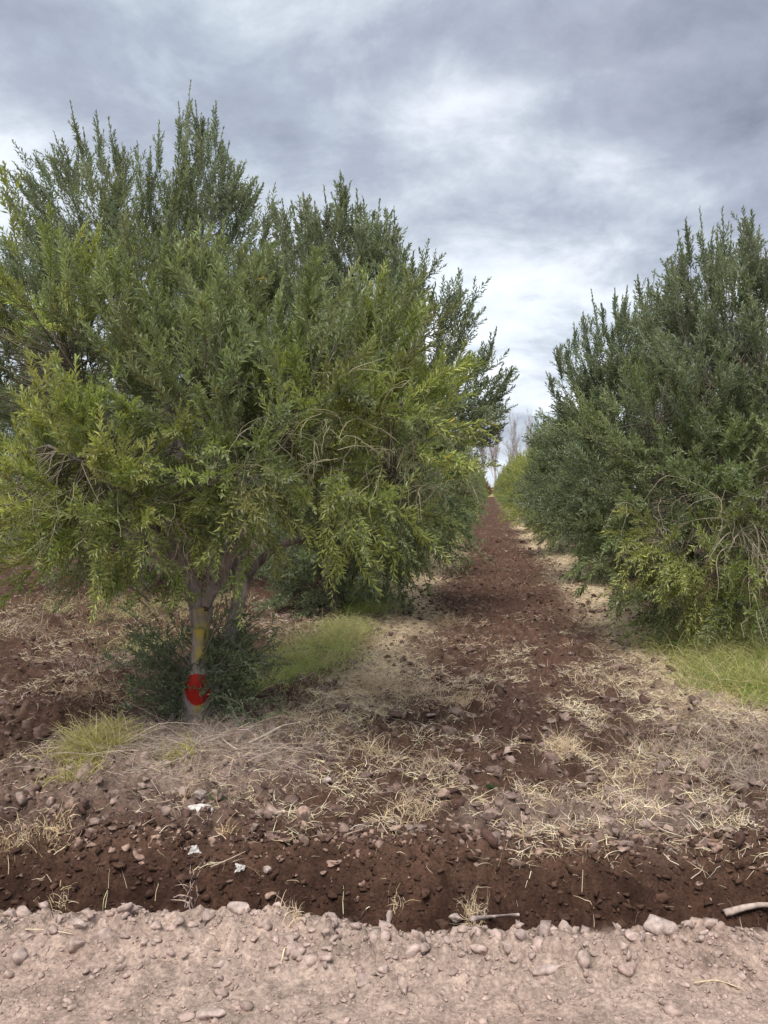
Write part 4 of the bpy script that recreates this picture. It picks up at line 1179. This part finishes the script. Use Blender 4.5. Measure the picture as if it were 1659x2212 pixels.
_hang(treeA, bA, [(1600, 1170, 6.8), (1580, 1150, 6.7), (1555, 1170, 6.65), (1530, 1210, 6.6)], .005, 3)

dB = 13.3
bB = np.array([*P(1385, 1060, dB)[:2], 0.]); bB[2] = Hs(bB[0], bB[1]) - .03
LB = [plobe(bB, *a) for a in [
    (1333, 820, dB, .5, .7, 1., .95, T_GREY), (1423, 790, dB, .6, .85, 1.2, .95, T_GREY), (1303, 860, dB, .42, .6, .9, .8, T_GREY), (1503, 820, dB, .6, .9, .8, .9, T_GREY),
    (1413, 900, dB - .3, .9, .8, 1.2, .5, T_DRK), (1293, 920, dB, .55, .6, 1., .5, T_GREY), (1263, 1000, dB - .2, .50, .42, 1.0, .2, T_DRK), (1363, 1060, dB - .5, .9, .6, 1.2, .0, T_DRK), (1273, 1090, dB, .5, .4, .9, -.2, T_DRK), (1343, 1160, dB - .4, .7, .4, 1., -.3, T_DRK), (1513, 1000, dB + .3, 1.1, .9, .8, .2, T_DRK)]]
WB = mk_whips(bB, [(1278, 635), (1300, 650), (1328, 625), (1378, 590), (1400, 610), (1355, 610), (1415, 592), (1240, 700), (1220, 735), (1260, 670), (1430, 640), (1205, 760), (1345, 640)], dB, 1340, .85, T_GREY, r1, .0012)
treeB = olive('second olive on the right of the path, dark green with spiky top', bB[:2], LB, None, auto_trunk(LB, .6, .12, 8), 35, 560, 8, 14, .092, .0200, WB, blen=.55, slen=.34, floor=.15, lowtw=True)

# ---- further trees: three more modelled, then copies down the rows
def generic(seed, rad, hgt, tints, x=0., y=0., nb=300, K=7, M=10, ll=.12, lw=.026):
    rr = np.random.default_rng(seed)
    lobes = []
    for i in range(10):
        an = rr.uniform(0, 2 * math.pi); q = rad * rr.uniform(.25, .62); zc = rr.uniform(.35, .78) * hgt
        lobes.append((q * math.cos(an), q * math.sin(an), zc, rad * rr.uniform(.38, .55), hgt * rr.uniform(.15, .22), 1., float(np.interp(zc / hgt, [.3, .8], [-.1, .95])), tints[rr.integers(len(tints))]))
    for i in range(6):
        an = i * math.pi / 3 + rr.uniform(-.3, .3)
        lobes.append((rad * .6 * math.cos(an), rad * .6 * math.sin(an), .24 * hgt, rad * .45, hgt * .15, .9, -.15, tints[rr.integers(len(tints))]))
    lobes.append((0, 0, hgt * .55, rad * .6, hgt * .3, 1.2, .9, tints[0]))
    wh = []
    for i in range(22):
        an = rr.uniform(0, 6.28); q = rad * rr.uniform(0, .7)
        wh.append((q * math.cos(an), q * math.sin(an), hgt * rr.uniform(.85, 1.05) - q * .35, .25 * math.cos(an), .25 * math.sin(an), 1., .7, *tints[0]))
    return lobes, wh, nb, K, M, ll, lw
ORD = ['first', 'second', 'third', 'fourth', 'fifth', 'sixth', 'seventh', 'eighth', 'ninth', 'tenth', 'eleventh', 'twelfth', 'thirteenth', 'fourteenth', 'fifteenth', 'sixteenth', 'seventeenth', 'eighteenth', 'nineteenth', 'twentieth', 'twenty-first', 'twenty-second', 'twenty-third', 'twenty-fourth', 'twenty-fifth', 'twenty-sixth', 'twenty-seventh', 'twenty-eighth', 'twenty-ninth', 'thirtieth', 'thirty-first']
protos = []
def spawn_generic(label, x, y, seed, rad, hgt, tints, **kw):
    lobes, wh, nb, K, M, ll, lw = generic(seed, rad, hgt, tints, **kw)
    t = olive(label, (x, y), lobes, None, auto_trunk(lobes, .6, .12, 6), seed, nb, K, M, ll, lw, wh, blen=.6, slen=.36, floor=.2, lowtw=True)
    protos.append(t)
    return t
spawn_generic('third olive along the row left of the path', ROW_L, b2[1] + 5.0, 51, 1.35, 4.2, [T_MID, T_BRI, T_GREY], nb=380, M=12, ll=.10, lw=.021)
spawn_generic('third olive along the row right of the path', ROW_R, bB[1] + 5.0, 52, 1.3, 3.6, [T_MID, T_GREY, T_MID], nb=380, M=12, ll=.10, lw=.021)
spawn_generic('fourth olive along the row right of the path, yellower green', ROW_R, bB[1] + 10.0, 53, 1.3, 3.5, [T_BRI, T_YEL, T_MID])
def copy_tree(src, x, y, rot, s, label, group=OG):
    c = src.copy(); COL.objects.link(c)
    c.location = (x, y, Hs(x, y) - .03); c.rotation_euler = (0, 0, rot); c.scale = (s, s, s)
    c['label'] = label; c['group'] = group
    for ch in src.children:
        q = ch.copy(); COL.objects.link(q); q.parent = c
    return c
rr = random.Random(9)
BASEP = list(protos)
yl = b2[1] + 10.0
for i in range(3, 30):
    if yl > 152: break
    copy_tree(BASEP[rr.choice([0, 1, 2])], ROW_L + rr.uniform(-.12, .12), yl, rr.uniform(0, 6.28), rr.uniform(.85, 1.05), ORD[i] + ' olive along the row left of the path')
    yl += 5.0 + rr.uniform(-.2, .2)
yr = bB[1] + 15.0
for i in range(4, 30):
    if yr > 152: break
    copy_tree(BASEP[rr.choice([1, 2, 2])], ROW_R + rr.uniform(-.12, .12), yr, rr.uniform(0, 6.28), rr.uniform(.82, 1.0), ORD[i] + ' olive along the row right of the path')
    yr += 5.0 + rr.uniform(-.2, .2)
# the next row to the left, behind the tall tree
yy = bT[1] + 5.2
for i in range(5):
    copy_tree(BASEP[i % 2], ROW_LL - .3, yy, rr.uniform(0, 6.28), 1.1, ORD[i] + ' olive behind the tallest one in the outer left row')
    yy += 5.1
for i, (xx, yy, s) in enumerate([(-10.2, 17.5, 1.2), (-10.4, 23.0, 1.15), (-10.2, 28.5, 1.1)]):
    copy_tree(BASEP[(i + 1) % 2], xx, yy, rr.uniform(0, 6.28), s, ORD[i] + ' olive in the outermost row glimpsed at the left edge')
for i, (xx, yy, s) in enumerate([(6.5, 12.0, 1.1), (6.6, 17.2, 1.1), (6.5, 22.4, 1.1)]):
    copy_tree(BASEP[(i + 1) % 2], xx, yy, rr.uniform(0, 6.28), s, ORD[i] + ' olive in the row beyond the near right one')

# ------------------------------------------------------------------ far bare trees
def bare_tree(seed, hgt, col):
    r = np.random.default_rng(seed)
    lev = []
    p0 = np.array([[0, 0, 0], [.1, 0, hgt * .3], [0, .1, hgt * .65], [.1, .1, hgt]])
    trunk = smooth_path(p0, 9)
    parts = [(trunk[None], np.linspace(.22, .03, 9)[None], 7)]
    cur = [(trunk, .12)]
    for L_ in range(3):
        nxt = []
        for (pth, rd) in cur:
            n = [26, 7, 5][L_]
            for _ in range(n):
                i = r.integers(2 if L_ else 2, 8); s = pth[i]
                d = nrm(pth[min(i + 1, 8)] - pth[i]); d = nrm(d + r.normal(0, .45, 3) + np.array([0, 0, .45]))
                ln = [hgt * .34, hgt * .15, hgt * .08][L_] * r.uniform(.6, 1.2)
                pts = [s]
                for k in range(8):
                    d = nrm(d + np.array([0, 0, .09]) + r.normal(0, .08, 3)); pts.append(pts[-1] + d * ln / 8)
                nxt.append((np.array(pts), rd * .4))
        rad = [.05, .026, .016][L_]
        parts.append((np.array([q[0] for q in nxt]), np.linspace(rad, rad * .35, 9)[None] * np.ones((len(nxt), 1)), 3))
        cur = nxt
    root = empty('bare_tree', (0, 0, 0))
    twig_mesh([parts[0]], 'trunk', root, r, col, 6)
    twig_mesh(parts[1:], 'branches', root, r, col, 3)
    return root
BG = 'bare poplars beyond the end of the orchard'
src = bare_tree(3, 14.0, (.40, .35, .35))
spots = [(-5.0, 176, 1.0), (-1.3, 172, 1.05), (1.6, 178, 1.08), (5.3, 170, 1.0), (9., 180, 1.02), (-9.5, 178, 1.0)]
blab = ['bare pale poplar standing left of the path end', 'bare pale poplar straight beyond the path end', 'tall bare grey poplar just right of the path end', 'bare poplar half hidden by the right row', 'bare poplar behind the right row', 'outermost bare poplar behind the left row']
for i, (x, y, s) in enumerate(spots):
    t = src if i == 0 else src.copy()
    if i:
        COL.objects.link(t)
        for ch in src.children:
            q = ch.copy(); COL.objects.link(q); q.parent = t
    t.location = (x, y, 0); t.rotation_euler = (0, 0, i * 1.3); t.scale = (s, s, s)
    tag(t, blab[i], 'bare tree', BG)
# two rusty autumn shrubs and a low green one at the end of the path
def far_shrub(x, y, rad, hgt, tint, label, seed):
    r = np.random.default_rng(seed)
    root = empty('autumn_shrub', (x, y, 0)); tag(root, label, 'shrub')
    lob = [(0, 0, hgt * .5, rad, hgt * .5, 1., .6, tint), (rad * .5, 0, hgt * .35, rad * .7, hgt * .35, 1., .4, tint)]
    V, F_, C, S1, S2, B, D = crown(lob, r, 90, 5, 8, .35, .16, .8, .5, (), floor=.1)
    mesh_from('crown', V, F_, M_LEAF, root, C)
    limb_obj([(0, 0, -.1), (0, .05, hgt * .3), (0, 0, hgt * .6)], .09, .03, root, 'stem', M_BARK)
far_shrub(-1.2, 163, 1.3, 2.4, (.36, .17, .12), 'rusty red autumn shrub at the end of the path', 1)
far_shrub(-2.6, 166, 1.3, 6.5, (.38, .22, .14), 'tall orange brown shrub beyond the left row', 2)

# ------------------------------------------------------------------ sticks
def stick(pts, r0, label, seed, col=(.50, .40, .31), lift=.02, name='stick', cat='stick'):
    W_ = []
    for (px, py, up) in pts:
        x, y, h = hit(px, py, up); W_.append([x, y, h + up + r0])
    W_ = np.array(W_); o0 = W_[0].copy()
    p = smooth_path(W_ - o0, 14)
    V, F_, k = tubes(p[None], np.linspace(r0, r0 * .5, 14)[None], 7, seed, .08)
    e = [len(V), len(V) + 1]
    V = np.vstack([V, p[0], p[-1]])
    caps = np.array([[(i + 1) % 7, i, e[0]] for i in range(7)] + [[91 + i, 91 + (i + 1) % 7, e[1]] for i in range(7)])
    o = mesh_from(name, V, [F_, caps], M_STONE, None, np.array(col)[None] * np.ones((len(V), 1)), True)
    o.location = tuple(o0); tag(o, label, cat)
stick([(538, 1607, .02), (570, 1592, .05), (610, 1578, .06), (655, 1562, .05)], .006, 'pale peeled stick lying right of the painted trunk', 1, (.55, .46, .36))
stick([(480, 1600, .03), (505, 1617, .03), (530, 1628, .01)], .005, 'short pale stick below the painted trunk', 2, (.50, .41, .32))
stick([(1565, 1985, .015), (1620, 1975, .02), (1665, 1972, .02), (1750, 1985, .02)], .016, 'thick weathered branch on the trench lip at the right edge', 3, (.42, .33, .28))
stick([(1020, 1992, .02), (1070, 1985, .03), (1120, 1982, .03)], .009, 'grey stick lying along the trench lip right of the middle', 4, (.42, .33, .29))
stick([(1131, 1820, .0), (1129, 1790, .06), (1126, 1755, .11)], .003, 'single straw stalk standing upright on the trench rim', 5, (.66, .52, .30), name='straw_stalk', cat='stalk')
stick([(1398, 1775, .02), (1430, 1795, .02), (1475, 1812, .02)], .004, 'crooked pale twig on the brown rim at the right', 6, (.52, .41, .30))
stick([(455, 1880, .02), (490, 1862, .02), (530, 1842, .02)], .004, 'thin twig leaning across the dark trench wall at the left', 7, (.42, .32, .24))
stick([(55, 2015, .004), (110, 2012, .006), (158, 2020, .004)], .003, 'thin dry stem lying on the track at the lower left', 8, (.58, .47, .33))
stick([(1500, 2128, .004), (1550, 2122, .006), (1605, 2140, .004)], .003, 'thin curved dry stem on the track at the lower right', 9, (.60, .48, .32))
stick([(608, 2082, .004), (615, 2055, .01), (622, 2050, .008)], .003, 'tiny bent straw on the track in the middle foreground', 10, (.64, .50, .33))
stick([(750, 1805, .02), (785, 1793, .02)], .004, 'short tan twig above the trench rim', 11, (.46, .35, .27))
print('done')
